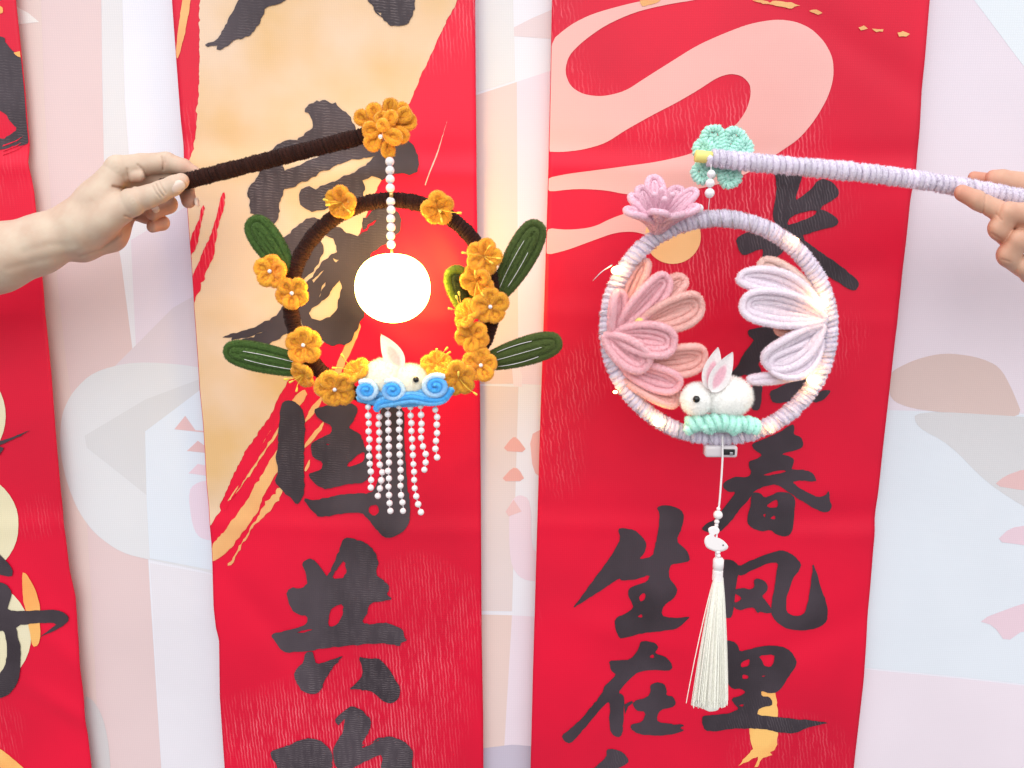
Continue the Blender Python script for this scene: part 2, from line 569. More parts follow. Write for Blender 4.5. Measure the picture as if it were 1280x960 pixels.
def decal(name, loops, Y, off, layer, mat, parent, rough=0.3, smooth=1, step=3.0, grid=7.5, T=None, label=None, clip=None, lift=0.0005):
    """flat print: loops of photograph pixels, first outline then holes (even-odd)"""
    L = []
    for lp in loops:
        p = np.asarray(lp, float)
        if T:
            p = p / T[2] + np.array(T[:2])
        p = chaikin(p, smooth) if smooth else p
        p = roughen(p, step, rough, PRN)
        if clip:
            lo = np.interp(p[:, 1], [q[1] for q in clip[0]], [q[0] for q in clip[0]]) + 0.8
            hi = np.interp(p[:, 1], [q[1] for q in clip[1]], [q[0] for q in clip[1]]) - 0.8
            p[:, 0] = np.clip(p[:, 0], lo, hi)
        L.append(p)
    allp = np.concatenate(L)
    mn, mx = allp.min(0), allp.max(0)
    gx, gy = np.meshgrid(np.arange(mn[0] + grid / 2, mx[0], grid), np.arange(mn[1] + grid / 2, mx[1], grid))
    g = np.stack([gx.ravel(), gy.ravel()], 1)
    if len(g):
        g = g[inside(L, g)]
        g = g + PRN.uniform(-0.1, 0.1, g.shape)
    vs = [Vector(p) for p in allp] + [Vector(p) for p in g]
    ed, k = [], 0
    for lp in L:
        n = len(lp)
        ed += [(k + i, k + (i + 1) % n) for i in range(n)]
        k += n
    res = delaunay_2d_cdt(vs, ed, [], 0, 1e-4)
    v2 = np.array([tuple(v) for v in res[0]])
    tri = np.array([f for f in res[2] if len(f) == 3])
    cen = v2[tri].mean(1)
    tri = tri[inside(L, cen)]
    e1, e2 = v2[tri[:, 1]] - v2[tri[:, 0]], v2[tri[:, 2]] - v2[tri[:, 0]]
    tri = tri[np.abs(e1[:, 0] * e2[:, 1] - e1[:, 1] * e2[:, 0]) > 0.02]
    w = atv(v2, Y)
    global NPRINT
    NPRINT += 1
    w[:, 1] = Y + off(w[:, 0], w[:, 2]) - lift * layer - (NPRINT % 60) * 0.000002
    # face the camera
    a, b, c = w[tri[:, 0]], w[tri[:, 1]], w[tri[:, 2]]
    flip = np.cross(b - a, c - a)[:, 1] > 0
    tri[flip] = tri[flip][:, ::-1]
    o = MB().add(w, tris=tri).build(name, mat, parent)
    if label:
        o["label"] = label
    return o


# ------------------------------------------------------------------ backdrop
bw = MB()
gx, gz = np.meshgrid(np.linspace(-1.9, 1.9, 380), np.linspace(-0.1, 2.7, 120))
gw = np.stack([gx, YW + off_wall(gx, gz), gz], -1).reshape(-1, 3)
i = np.arange(119)[:, None]; j = np.arange(379)[None]
bw.add(gw, quads=np.stack([i * 380 + j, i * 380 + j + 1, (i + 1) * 380 + j + 1, (i + 1) * 380 + j], -1).reshape(-1, 4))
backdrop = bw.build("backdrop", M['wall'])
backdrop["kind"] = "structure"
backdrop["label"] = "white gauzy backdrop cloth printed with pale pink and bluish shapes, with painted-on shadows"
smo = backdrop.modifiers.new("thickness", 'SOLIDIFY'); smo.thickness = 0.001; smo.offset = -1.0
WC = {}


def wall_print(name, pts, c, layer, T=None, rough=0.0, smooth=0):
    if c not in WC:
        WC[c] = sheet('backdrop_print_%d_%d_%d' % c, S(*[0.78 * a_ + 0.22 * b_ for a_, b_ in zip(c, (238, 236, 243))]))
    decal(name, [pts], YW, off_wall, layer, WC[c], backdrop, rough, smooth, 5.0, 10.0, T, lift=0.00015)


# left gap
wall_print("print_panel", [(-200, -60), (124, -60), (126, 100), (128, 200), (150, 330), (172, 500), (186, 740), (204, 1020), (-200, 1020)], (225, 193, 192), 1)
wall_print("print_panel", [(-200, -60), (48, -60), (55, 130), (66, 300), (82, 450), (105, 600), (116, 780), (128, 1020), (-200, 1020)], (226, 196, 188), 2)
wall_print("print_panel", [(124, -60), (150, -60), (154, 120), (160, 200), (128, 200)], (224, 220, 222), 1)
wall_print("print_panel", [(162, 300), (246, 250), (330, 250), (330, 470), (170, 470)], (232, 216, 232), 1)
wall_print("print_panel", [(130, 470), (215, 385), (260, 360), (330, 350), (330, 480)], (222, 205, 214), 2)
wall_print("print_circle", [(75, 540), (78, 515), (90, 490), (115, 465), (165, 452), (245, 457), (330, 480), (330, 735), (260, 715), (190, 702), (150, 692), (118, 668), (98, 640), (84, 605), (76, 570)], (222, 222, 226), 3, smooth=2)
wall_print("print_panel", [(180, 540), (260, 480), (330, 480), (330, 725), (260, 712), (186, 699), (182, 625)], (222, 230, 242), 5)
wall_print("print_panel", [(105, 545), (180, 500), (260, 470), (262, 482), (182, 620), (108, 560)], (212, 211, 214), 4)
wall_print("print_panel", [(186, 705), (260, 718), (330, 735), (330, 1020), (204, 1020)], (230, 224, 232), 1)
wall_print("print_triangle", [(217, 537), (231, 520), (244, 538), (300, 541), (300, 545)], (226, 178, 178), 6)
wall_print("print_triangle", [(233, 564), (247, 551), (254, 556), (300, 565), (300, 570)], (226, 178, 178), 6)
wall_print("print_triangle", [(235, 592), (247, 580), (300, 590), (300, 600)], (234, 200, 212), 6)
wall_print("print_blob", [(234, 612), (252, 600), (300, 600), (300, 676), (252, 676), (240, 660)], (232, 206, 222), 6, smooth=2)
wall_print("print_arc", [(104, 868), (116, 874), (128, 895), (136, 930), (140, 1000), (112, 1000)], (204, 198, 198), 3, smooth=2)
wall_print("print_triangle", [(20, 8), (35, 16), (48, 27), (18, 31)], (240, 232, 226), 3)
# middle gap
wall_print("print_panel", [(540, 125), (597, 118), (646, 102), (648, 480), (540, 480)], (232, 200, 194), 1)
wall_print("print_panel", [(646, 102), (740, 70), (740, 485), (648, 480)], (238, 216, 230), 1)
wall_print("print_triangle", [(624, 43), (665, 22), (740, -10), (740, 46), (690, 48)], (228, 208, 212), 1)
wall_print("print_panel", [(597, -60), (640, -60), (644, 100), (597, 115)], (226, 224, 226), 1)
wall_print("print_panel", [(540, 480), (648, 484), (640, 765), (540, 762)], (228, 208, 206), 1)
wall_print("print_panel", [(540, 766), (640, 770), (630, 940), (540, 940)], (232, 200, 190), 1)
wall_print("print_panel", [(640, 770), (730, 776), (730, 940), (630, 940)], (236, 216, 228), 1)
wall_print("print_panel", [(540, 938), (600, 936), (640, 932), (730, 940), (730, 1040), (540, 1040)], (192, 180, 200), 2)
wall_print("print_triangle", [(627, 564), (640, 547), (646, 547), (660, 566)], (234, 160, 150), 3, smooth=1)
wall_print("print_triangle", [(625, 602), (640, 585), (648, 586), (657, 602)], (234, 160, 150), 3, smooth=1)
wall_print("print_triangle", [(662, 545), (680, 535), (680, 600), (666, 590)], (238, 176, 172), 3, smooth=1)
wall_print("print_triangle", [(632, 640), (642, 625), (652, 640), (636, 646)], (236, 186, 186), 4)
wall_print("print_blob", [(636, 630), (648, 618), (664, 625), (664, 690), (680, 690), (680, 728), (652, 726), (637, 705)], (236, 210, 224), 3, smooth=2)
wall_print("print_triangle", [(640, 462), (645, 450), (653, 470), (652, 484), (642, 483)], (240, 224, 234), 2)
# right gap
wall_print("print_panel", [(1040, -60), (1215, -60), (1282, 88), (1420, 260), (1420, 520), (1040, 511)], (232, 217, 228), 1)
wall_print("print_panel", [(1180, -60), (1420, -60), (1420, 258), (1282, 86), (1217, -2)], (228, 236, 242), 2)
wall_print("painted_shadow_arch", [(1113, 472), (1117, 463), (1146, 449), (1181, 441), (1222, 446), (1250, 458), (1266, 488), (1280, 525), (1190, 517), (1140, 511), (1113, 500)], (214, 184, 176), 2, smooth=2)  # shadow of a head behind the cloth, painted as flat colour
wall_print("print_panel", [(1040, 511), (1192, 516), (1420, 523), (1420, 868), (1090, 836), (1040, 830)], (222, 229, 238), 1)
wall_print("painted_shadow_arch", [(1143, 513), (1282, 521), (1420, 530), (1420, 700), (1290, 640), (1234, 604), (1187, 555), (1146, 534)], (210, 208, 210), 2, smooth=2)  # grey hump shadow painted into the cloth colour
wall_print("print_leaf", [(1242, 607), (1256, 595), (1280, 586), (1330, 580), (1330, 615), (1280, 613)], (226, 178, 176), 3, smooth=1)
wall_print("print_leaf", [(1245, 677), (1262, 660), (1285, 656), (1330, 660), (1330, 690), (1280, 681)], (230, 196, 208), 3, smooth=1)
wall_print("print_leaf", [(1222, 776), (1280, 753), (1330, 740), (1330, 790), (1280, 786), (1257, 803), (1242, 782)], (230, 196, 208), 3, smooth=1)
wall_print("print_panel", [(1040, 832), (1090, 838), (1420, 870), (1420, 1060), (1040, 1060)], (234, 218, 228), 1)

# ------------------------------------------------------------------ red banners
BG = "red calligraphy banners hung in front of the backdrop"
# -- far left
b0 = thing("hanging_banner", "red banner cut off by the left frame edge, with cream discs and black brush strokes", "banner", at(-80, 1060, YB), BG)
o0 = off_banner(1)
L0 = [(-330, -90), (-250, 1060)]
R0 = [(14, -90), (17, 0), (23, 60), (28, 110), (33, 180), (33, 202), (40, 240), (47, 300), (55, 380), (65, 470), (71, 540), (80, 640), (88, 712), (95, 745), (97, 790), (105, 880), (114, 960), (122, 1060)]
cloth("cloth", L0, R0, YB, o0, M['red'], b0)
K0 = (L0, R0)
decal("brush_stroke", [[(-500, 100), (0, 175), (15, 190), (40, 240), (80, 280), (140, 295), (140, 700), (100, 720), (60, 728), (0, 745), (-200, 790), (-200, 700), (0, 692), (40, 672), (75, 645), (40, 600), (0, 550), (-100, 480), (-500, 400)]], YB, o0, 1, M['ink'], b0, 0.6, 1, T=(0, 0, 4), clip=K0)
for yy in (690, 715, 735):
    decal("brush_hair", [[(0, yy + 32), (60, yy + 12), (105, yy - 14), (70, yy + 12), (0, yy + 40)]], YB, o0, 2, M['red'], b0, 0.1, 0, T=(0, 0, 4), clip=K0)
decal("gold_fleck", [[(55, 258), (90, 252), (95, 285), (78, 278)]], YB, o0, 2, M['orange'], b0, 0.4, 0, T=(0, 0, 4), clip=K0)
decal("gold_fleck", [[(-40, 10), (0, 30), (8, 45), (0, 62), (-40, 70)]], YB, o0, 1, M['orange'], b0, 0.2, 1, T=(0, 0, 4), clip=K0)


def ell(cx, cy, rx, ry, n=40):
    a = np.linspace(0, 2 * PI, n, endpoint=False)
    return [(cx + rx * math.cos(t), cy + ry * math.sin(t)) for t in a]


decal("cream_disc", [ell(-46, 520, 55, 62)], YB, o0, 1, M['cream'], b0, 0, 0, clip=K0)
decal("cream_disc", [ell(-35, 655, 61, 64)], YB, o0, 1, M['cream'], b0, 0, 0, clip=K0)
decal("cream_disc", [ell(-30, 792, 71, 70)], YB, o0, 1, M['cream'], b0, 0, 0, clip=K0)
decal("orange_flame", [[(120, -25), (140, -20), (165, 20), (190, 70), (210, 150), (208, 220), (215, 280), (200, 340), (170, 350), (160, 280), (145, 180), (125, 110)]], YB, o0, 2, M['orange'], b0, 0.1, 1, T=(0, 720, 4), clip=K0)
decal("brush_stroke", [[(-120, 190), (0, 205), (60, 185), (160, 147), (100, 180), (30, 215), (0, 225), (30, 235), (10, 270), (-120, 300)]], YB, o0, 3, M['ink'], b0, 0.2, 0, T=(0, 500, 4), clip=K0)
decal("brush_stroke", [[(-120, 730), (0, 760), (40, 790), (75, 840), (70, 880), (0, 862), (-120, 830)]], YB, o0, 3, M['ink'], b0, 0.2, 1, T=(0, 500, 4), clip=K0)
decal("character", [[(-120, 0), (0, 20), (40, 30), (75, 70), (60, 120), (45, 165), (150, 165), (260, 160), (310, 170), (345, 200), (345, 225), (310, 250), (260, 275), (205, 300), (250, 265), (300, 230), (200, 225), (90, 240), (100, 300), (115, 360), (110, 430), (110, 480), (90, 540), (50, 590), (0, 605), (-80, 620), (-60, 520), (0, 490), (30, 450), (45, 380), (40, 300), (30, 265), (0, 270), (-120, 280)]], YB, o0, 3, M['ink'], b0, 0.25, 1, T=(0, 720, 4), clip=K0)
decal("orange_hill", [[(-300, 760), (0, 855), (60, 900), (135, 965), (300, 1200), (-300, 1200)]], YB, o0, 1, M['orange'], b0, 0.1, 1, T=(0, 720, 4), clip=K0)

# -- middle (left of centre)
b1 = thing("hanging_banner", "red and gold banner behind the brown lantern, one column of black characters", "banner", at(425, 1060, YB), BG)
o1 = off_banner(2)
L1 = [(209, -90), (216, 0), (222, 75), (228, 150), (233, 205), (236, 260), (241, 330), (244, 385), (248, 450), (250, 487), (254, 530), (258, 600), (264, 680), (267, 760), (270, 785), (274, 800), (275, 870), (279, 930), (281, 960), (287, 1060)]
R1 = [(592, -90), (594, 0), (595, 120), (596, 240), (598, 400), (600, 500), (601, 640), (602, 790), (604, 900), (605, 1060)]
K1 = (L1, R1)
cloth("cloth", L1, R1, YB, o1, M['red'], b1)
decal("gold_field", [[(252, -90), (251, 0), (251, 65), (250, 125), (247, 165), (240, 205), (231, 225), (230, 330), (239, 400), (240, 480), (244, 560), (252, 655), (262, 657), (268, 648), (276, 640), (274, 632), (295, 587), (312, 556), (335, 525), (345, 504), (357, 480), (368, 470), (380, 450), (402, 432), (412, 415), (428, 380), (440, 330), (452, 285), (462, 255), (475, 228), (488, 195), (500, 155), (515, 122), (524, 100), (540, 65), (556, 30), (572, 0), (600, -60), (600, -90)]], YB, o1, 1, M['tan'], b1, 0.5, 1, clip=K1)
T3 = (240, 480, 4)
decal("gold_stroke", [[(560, 20), (460, 110), (380, 250), (280, 440), (170, 590), (200, 575), (300, 440), (400, 290), (470, 180), (580, 60)]], YB, o1, 1, M['tan_stripe'], b1, 0.4, 1, T=T3, clip=K1)
decal("gold_stroke", [[(560, 210), (430, 320), (330, 480), (270, 590), (200, 690), (80, 830), (80, 910), (190, 830), (270, 720), (330, 640), (340, 590), (390, 500), (450, 400), (560, 270)]], YB, o1, 1, M['tan_stripe'], b1, 0.5, 1, T=T3, clip=K1)
decal("gold_stroke", [[(480, 480), (380, 570), (330, 660), (270, 760), (220, 840), (170, 915), (200, 900), (260, 790), (320, 700), (380, 640), (440, 560)]], YB, o1, 1, M['tan_stripe'], b1, 0.7, 1, T=T3, clip=K1)
decal("gold_stroke", [[(660, 50), (590, 120), (555, 200), (570, 190), (640, 110)]], YB, o1, 1, M['tan_stripe'], b1, 0.3, 1, T=T3, clip=K1)
decal("gold_stroke", [[(660, 180), (570, 290), (555, 330), (600, 290), (660, 210)]], YB, o1, 1, M['tan_stripe'], b1, 0.3, 1, T=T3, clip=K1)
decal("gold_stroke", [[(590, 370), (560, 430), (570, 440), (590, 400)]], YB, o1, 1, M['tan_stripe'], b1, 0.2, 1, T=T3, clip=K1)
decal("gold_stroke", [[(402, 500), (436, 420), (448, 400), (452, 410), (424, 470), (412, 500)]], YB, o1, 1, M['tan_stripe'], b1, 0.2, 1, clip=K1)
decal("gold_stroke", [[(232, -20), (242, -20), (236, 30), (225, 75), (221, 72), (224, 40)]], YB, o1, 1, M['tan_stripe'], b1, 0.2, 1, clip=K1)
decal("pale_scratch", [[(560, 148), (548, 190), (532, 232), (531, 231), (546, 191)]], YB, o1, 1, M['pink'], b1, 0.1, 0, clip=K1)
decal("red_stroke", [[(282, 238), (284, 250), (276, 280), (270, 315), (256, 350), (243, 382), (236, 380), (240, 350), (256, 315), (270, 280), (276, 255)]], YB, o1, 2, M['red'], b1, 0.5, 1, clip=K1)
decal("red_stroke", [[(256, 256), (258, 262), (252, 290), (247, 310), (238, 330), (232, 322), (240, 300), (250, 275)]], YB, o1, 2, M['red'], b1, 0.5, 1, clip=K1)
decal("red_stroke", [[(380, 470), (352, 530), (318, 580), (280, 640), (284, 632), (320, 570), (350, 515), (372, 470)]], YB, o1, 2, M['red'], b1, 0.4, 1, clip=K1)
T1, T2, T4 = (220, 0, 4), (240, 200, 4), (240, 720, 4)
decal("character", [[(320, -200), (320, 0), (300, 40), (260, 120), (215, 195), (185, 220), (157, 232), (165, 240), (215, 232), (212, 250), (240, 245), (320, 195), (325, 200), (380, 180), (420, 120), (450, 50), (460, 40), (530, 15), (550, 0), (650, -200)]], YB, o1, 3, M['ink'], b1, 0.5, 0, T=T1, clip=K1)
decal("character", [[(960, -100), (960, 0), (1000, 55), (1040, 100), (1075, 125), (1110, 128), (1165, 115), (1190, 70), (1195, 0), (1195, -100)], [(1000, 55), (1028, 62), (1022, 74)]], YB, o1, 3, M['ink'], b1, 0.5, 0, T=T1, clip=K1)
decal("character", [[(382, 136), (386, 130), (392, 129), (396, 125), (410, 127), (422, 131), (432, 140), (440, 150), (446, 166), (480, 170), (507, 172), (517, 182), (524, 200), (522, 215), (512, 219), (497, 217), (482, 221), (478, 226), (472, 222), (465, 220), (454, 226), (456, 237), (451, 254), (430, 258), (412, 260), (390, 265), (376, 256), (374, 247), (377, 237), (387, 232), (395, 237), (415, 227), (440, 217), (457, 207), (465, 200), (470, 195), (440, 200), (420, 207), (395, 220), (370, 232), (356, 236), (350, 257), (347, 277), (340, 281), (322, 270), (314, 267), (314, 250), (310, 242), (315, 230), (320, 227), (327, 212), (330, 200), (342, 186), (347, 180), (357, 176), (372, 176), (382, 167), (390, 160), (391, 150)],
                    [(356, 197), (357, 214), (375, 206), (395, 197), (411, 189), (400, 188)]], YB, o1, 3, M['ink'], b1, 0.6, 0, clip=K1)
decal("character", [[(600, 285), (690, 318), (740, 340), (800, 372), (830, 382), (850, 350), (845, 315), (900, 260), (940, 225), (990, 225), (1035, 260), (1052, 300), (1040, 350), (1000, 400), (940, 440), (890, 470), (900, 600), (865, 770), (830, 840), (800, 900), (760, 925), (700, 925), (650, 905), (610, 880), (580, 860), (545, 800), (500, 850), (440, 890), (380, 925), (330, 930), (270, 915), (230, 905), (310, 880), (360, 855), (290, 880), (240, 895), (200, 900), (205, 885), (160, 885), (185, 875), (240, 860), (320, 830), (400, 790), (450, 750), (470, 700), (500, 620), (480, 520), (445, 405), (520, 340), (560, 300)],
                    [(625, 385), (660, 375), (705, 395), (722, 430), (725, 460), (690, 480), (650, 515), (610, 570), (590, 590), (570, 612), (560, 605), (600, 565), (620, 545), (650, 480), (660, 440), (645, 405)],
                    [(740, 600), (750, 640), (735, 700), (720, 750), (690, 785), (640, 800), (600, 790), (585, 765), (600, 740), (640, 715), (680, 680), (700, 650)],
                    [(660, 550), (640, 575), (610, 612), (600, 600), (640, 565)], [(920, 298), (900, 325), (835, 380), (855, 352)],
                    [(705, 490), (735, 500), (720, 512)], [(670, 610), (655, 640), (635, 690), (650, 640)]], YB, o1, 3, M['ink'], b1, 0.6, 0, T=T2, clip=K1)
decal("character", [[(470, 75), (530, 95), (560, 140), (565, 250), (560, 400), (565, 545), (545, 580), (525, 600), (500, 575), (450, 530), (415, 490), (430, 450), (420, 380), (430, 250), (440, 160), (445, 100)]], YB, o1, 3, M['ink'], b1, 0.4, 1, T=T3, clip=K1)
decal("character", [[(610, 130), (640, 115), (700, 105), (790, 95), (830, 120), (825, 150), (800, 190), (785, 215), (800, 235), (840, 250), (860, 290), (860, 320), (900, 330), (905, 420), (870, 490), (800, 495), (740, 510), (680, 522), (620, 505), (585, 460), (590, 440), (650, 430), (655, 390), (610, 370), (590, 320), (600, 290), (660, 260), (695, 240), (700, 210), (650, 185), (620, 160)],
                    [(865, 335), (820, 360), (775, 400), (780, 415), (830, 405), (865, 380)], [(670, 300), (692, 290), (685, 305)]], YB, o1, 3, M['ink'], b1, 0.4, 1, T=T3, clip=K1)
decal("character", [[(550, 570), (620, 580), (700, 560), (800, 545), (890, 545), (930, 500), (945, 400), (945, 300), (940, 200), (945, 100), (1060, 100), (1062, 300), (1070, 450), (1085, 560), (1090, 650), (1080, 710), (1050, 740), (1000, 770), (960, 765), (920, 720), (880, 680), (850, 640), (780, 640), (700, 655), (640, 665), (600, 630)], [(885, 610), (930, 600), (940, 640), (910, 660), (880, 640)]], YB, o1, 3, M['ink'], b1, 0.4, 1, T=T3, clip=K1)
decal("character", [[(755, -190), (800, -195), (870, -170), (912, -130), (932, -80), (920, -10), (950, 10), (985, 40), (985, 65), (975, 90), (1005, 110), (960, 120), (890, 125), (875, 180), (855, 230), (900, 232), (960, 228), (1010, 240), (1055, 265), (1060, 300), (1078, 322), (1045, 330), (1040, 345), (980, 335), (900, 330), (830, 335), (730, 345), (650, 355), (560, 370), (470, 378), (440, 360), (425, 330), (395, 295), (410, 280), (460, 275), (520, 255), (580, 235), (580, 190), (545, 185), (500, 160), (475, 90), (490, 55), (580, 45), (575, -20), (555, -55), (560, -75), (585, -93), (620, -80), (660, -30), (680, 0), (700, -40), (730, -110)],
                    [(700, 145), (765, 130), (750, 200), (735, 235), (690, 248), (685, 220)], [(770, -90), (775, 0), (700, 10), (720, -40)], [(520, 280), (560, 260), (610, 255), (600, 265)]], YB, o1, 3, M['ink'], b1, 0.4, 1, T=T4, clip=K1)
decal("character", [[(570, 375), (610, 365), (615, 400), (625, 430), (680, 415), (770, 380), (720, 430), (680, 490), (655, 530), (660, 550), (630, 580), (590, 580), (540, 550), (515, 490), (530, 450), (560, 420)]], YB, o1, 3, M['ink'], b1, 0.3, 1, T=T4, clip=K1)
decal("character", [[(835, 395), (870, 400), (910, 405), (945, 410), (990, 460), (1020, 520), (1045, 555), (1035, 605), (1005, 630), (960, 620), (910, 570), (860, 555), (785, 558), (820, 530), (850, 500), (860, 460)]], YB, o1, 3, M['ink'], b1, 0.3, 1, T=T4, clip=K1)
decal("character", [[(720, 700), (770, 660), (805, 638), (850, 655), (900, 710), (895, 760), (840, 835), (900, 820), (960, 795), (1020, 800), (1080, 830), (1110, 880), (1100, 960), (1060, 1100), (930, 1100), (940, 980), (960, 880), (900, 900), (820, 940), (760, 980), (720, 930), (705, 880), (720, 830), (760, 760), (770, 690), (740, 735), (725, 725)], [(850, 840), (940, 810), (935, 816), (860, 848)]], YB, o1, 3, M['ink'], b1, 0.4, 1, T=T4, clip=K1)
decal("character", [[(395, 865), (450, 850), (520, 815), (570, 795), (630, 800), (680, 830), (705, 870), (712, 920), (690, 980), (640, 1100), (540, 1100), (550, 980), (545, 945), (500, 980), (440, 985), (430, 930), (400, 890)]], YB, o1, 3, M['ink'], b1, 0.4, 1, T=T4, clip=K1)

# -- right
b2 = thing("hanging_banner", "red banner behind the pink lantern, with pink swirls and two columns of characters", "banner", at(880, 1060, YB), BG)
o2 = off_banner(5)
L2 = [(692, -90), (690, 0), (688, 100), (686, 190), (684, 260), (681, 360), (678, 450), (675, 540), (672, 640), (669, 740), (666, 840), (663, 960), (660, 1060)]
R2 = [(1171, -90), (1162, 0), (1152, 110), (1145, 200), (1136, 250), (1128, 330), (1118, 420), (1109, 505), (1103, 560), (1094, 650), (1086, 750), (1079, 850), (1069, 940), (1067, 960), (1058, 1060)]
K2 = (L2, R2)
cloth("cloth", L2, R2, YB, o2, M['red2'], b2)
TP = (660, 0, 1280 / 520.0)
decal("pink_swirl", [[(60, 135), (130, 75), (200, 40), (300, 12), (380, -5), (600, -30), (530, -2), (430, 12), (330, 35), (240, 75), (170, 125), (125, 170), (113, 220), (130, 265), (170, 290), (230, 297), (300, 280), (360, 240), (440, 190), (520, 140), (600, 105), (680, 75), (760, 62), (820, 68), (870, 90), (910, 130), (935, 180), (937, 240), (920, 300), (880, 370), (830, 430), (770, 470), (700, 520), (620, 558), (540, 578), (480, 588), (400, 605), (300, 598), (240, 585), (150, 580), (50, 592), (50, 550), (120, 535), (200, 525), (300, 512), (400, 498), (500, 475), (570, 440), (640, 385), (670, 340), (683, 295), (680, 260), (655, 235), (620, 228), (580, 240), (520, 280), (450, 320), (390, 350), (300, 400), (240, 440), (170, 460), (100, 468), (50, 465)]], YB, o2, 1, M['pink'], b2, 0, 2, T=TP, clip=K2)
decal("pink_swirl", [[(50, 700), (120, 708), (200, 700), (260, 670), (320, 650), (400, 655), (420, 700), (380, 730), (330, 712), (270, 715), (200, 740), (120, 770), (45, 788)]], YB, o2, 1, M['pink'], b2, 0, 2, T=TP, clip=K2)
decal("gold_disc", [ell(445, 728, 86, 84)], YB, o2, 1, M['peach'], b2, 0, 0, T=TP, clip=K2)
for pts in ([(685, 2), (750, 5), (800, 8), (835, 20), (800, 28), (720, 14)], [(862, 36), (885, 32), (903, 42), (890, 48)], [(1012, 86), (1030, 80), (1042, 90), (1020, 96)], [(1056, 91), (1090, 92), (1088, 98), (1060, 97)], [(1134, 102), (1150, 98), (1170, 106), (1160, 112), (1140, 112)], [(345, 0), (410, -2), (380, 14), (352, 18)]):
    decal("gold_fleck", [pts], YB, o2, 2, M['tan_stripe'], b2, 0.4, 0, T=TP, clip=K2)
T5, T6, T7, T8, T9 = (680, 600, 4), (680, 720, 4), (860, 520, 16 / 3), (860, 680, 16 / 3), (860, 780, 16 / 3)
decal("gold_stroke", [[(485, 430), (580, 450), (592, 520), (597, 620), (595, 800), (575, 840), (545, 850), (560, 870), (500, 890), (460, 945), (440, 950), (465, 880), (400, 905), (335, 940), (390, 880), (430, 830), (410, 760), (405, 690), (450, 600)]], YB, o2, 1, M['orange'], b2, 0.4, 0, T=T9, clip=K2)
decal("character", [[(370, 245), (400, 240), (450, 250), (495, 285), (515, 325), (505, 370), (470, 400), (545, 385), (555, 340), (575, 250), (580, 170), (565, 140), (600, 128), (650, 135), (690, 155), (705, 190), (690, 240), (665, 310), (700, 340), (725, 370), (735, 410), (690, 420), (640, 425), (625, 450), (630, 500), (655, 525), (670, 560), (650, 600), (600, 630), (585, 680), (640, 695), (700, 690), (737, 687), (700, 720), (660, 750), (590, 755), (480, 765), (400, 785), (375, 785), (355, 740), (350, 690), (400, 670), (450, 640), (440, 615), (420, 580), (425, 545), (460, 525), (520, 510), (530, 475), (460, 500), (390, 505), (375, 490), (330, 520), (270, 560), (200, 600), (140, 640), (175, 595), (230, 520), (290, 440), (350, 360), (385, 290)],
                    [(475, 585), (500, 565), (510, 580), (500, 605), (480, 610)], [(465, 685), (490, 670), (492, 690)]], YB, o2, 2, M['ink2'], b2, 0.2, 1, T=T5, clip=K2)
decal("character", [[(480, 325), (510, 320), (560, 335), (570, 360), (550, 385), (600, 400), (635, 430), (645, 465), (620, 475), (540, 470), (470, 480), (430, 510), (395, 550), (370, 580), (395, 590), (400, 620), (398, 700), (390, 790), (370, 805), (330, 780), (325, 720), (330, 640), (320, 620), (280, 660), (230, 720), (170, 790), (130, 828), (100, 815), (85, 785), (130, 755), (190, 700), (240, 640), (290, 580), (300, 545), (330, 520), (360, 490), (340, 475), (330, 450), (325, 420), (370, 420), (430, 415), (465, 375), (475, 350)], [(525, 405), (548, 390), (552, 410)]], YB, o2, 2, M['ink2'], b2, 0.2, 1, T=T6, clip=K2)
decal("character", [[(530, 545), (560, 532), (600, 540), (615, 570), (610, 600), (650, 605), (662, 640), (640, 660), (580, 668), (560, 720), (590, 735), (650, 740), (705, 745), (680, 760), (705, 768), (660, 790), (560, 798), (470, 790), (430, 760), (435, 735), (490, 730), (510, 680), (455, 670), (440, 625), (520, 605), (535, 575)]], YB, o2, 2, M['ink2'], b2, 0.25, 1, T=T6, clip=K2)
decal("character", [[(400, 640), (420, 630), (440, 622), (445, 632), (420, 650), (404, 690)]], YB, o2, 2, M['ink2'], b2, 0.1, 0, T=T6, clip=K2)
decal("character", [[(310, 860), (350, 858), (400, 880), (425, 920), (400, 945), (350, 965), (320, 990), (300, 1100), (150, 1100), (200, 990), (260, 945), (310, 900)]], YB, o2, 2, M['ink2'], b2, 0.2, 1, T=T6, clip=K2)
decal("character", [[(430, 190), (500, 160), (600, 120), (700, 50), (715, 80), (705, 125), (755, 140), (775, 185), (760, 215), (700, 235), (620, 255), (680, 270), (710, 290), (700, 340), (690, 360), (790, 360), (840, 385), (858, 430), (840, 440), (760, 430), (690, 440), (740, 480), (800, 510), (870, 545), (915, 530), (937, 490), (945, 560), (962, 600), (945, 640), (900, 645), (830, 610), (750, 560), (660, 500), (590, 460), (520, 470), (450, 500), (420, 550), (360, 620), (300, 700), (210, 790), (130, 780), (95, 760), (110, 735), (180, 700), (230, 640), (290, 560), (325, 510), (280, 515), (245, 490), (240, 450), (300, 420), (330, 410), (410, 415), (430, 380), (410, 340), (410, 305), (460, 290), (505, 265), (445, 230)],
                    [(500, 398), (560, 378), (640, 360), (665, 370), (600, 388), (540, 403)]], YB, o2, 2, M['ink2'], b2, 0.2, 1, T=T7, clip=K2)
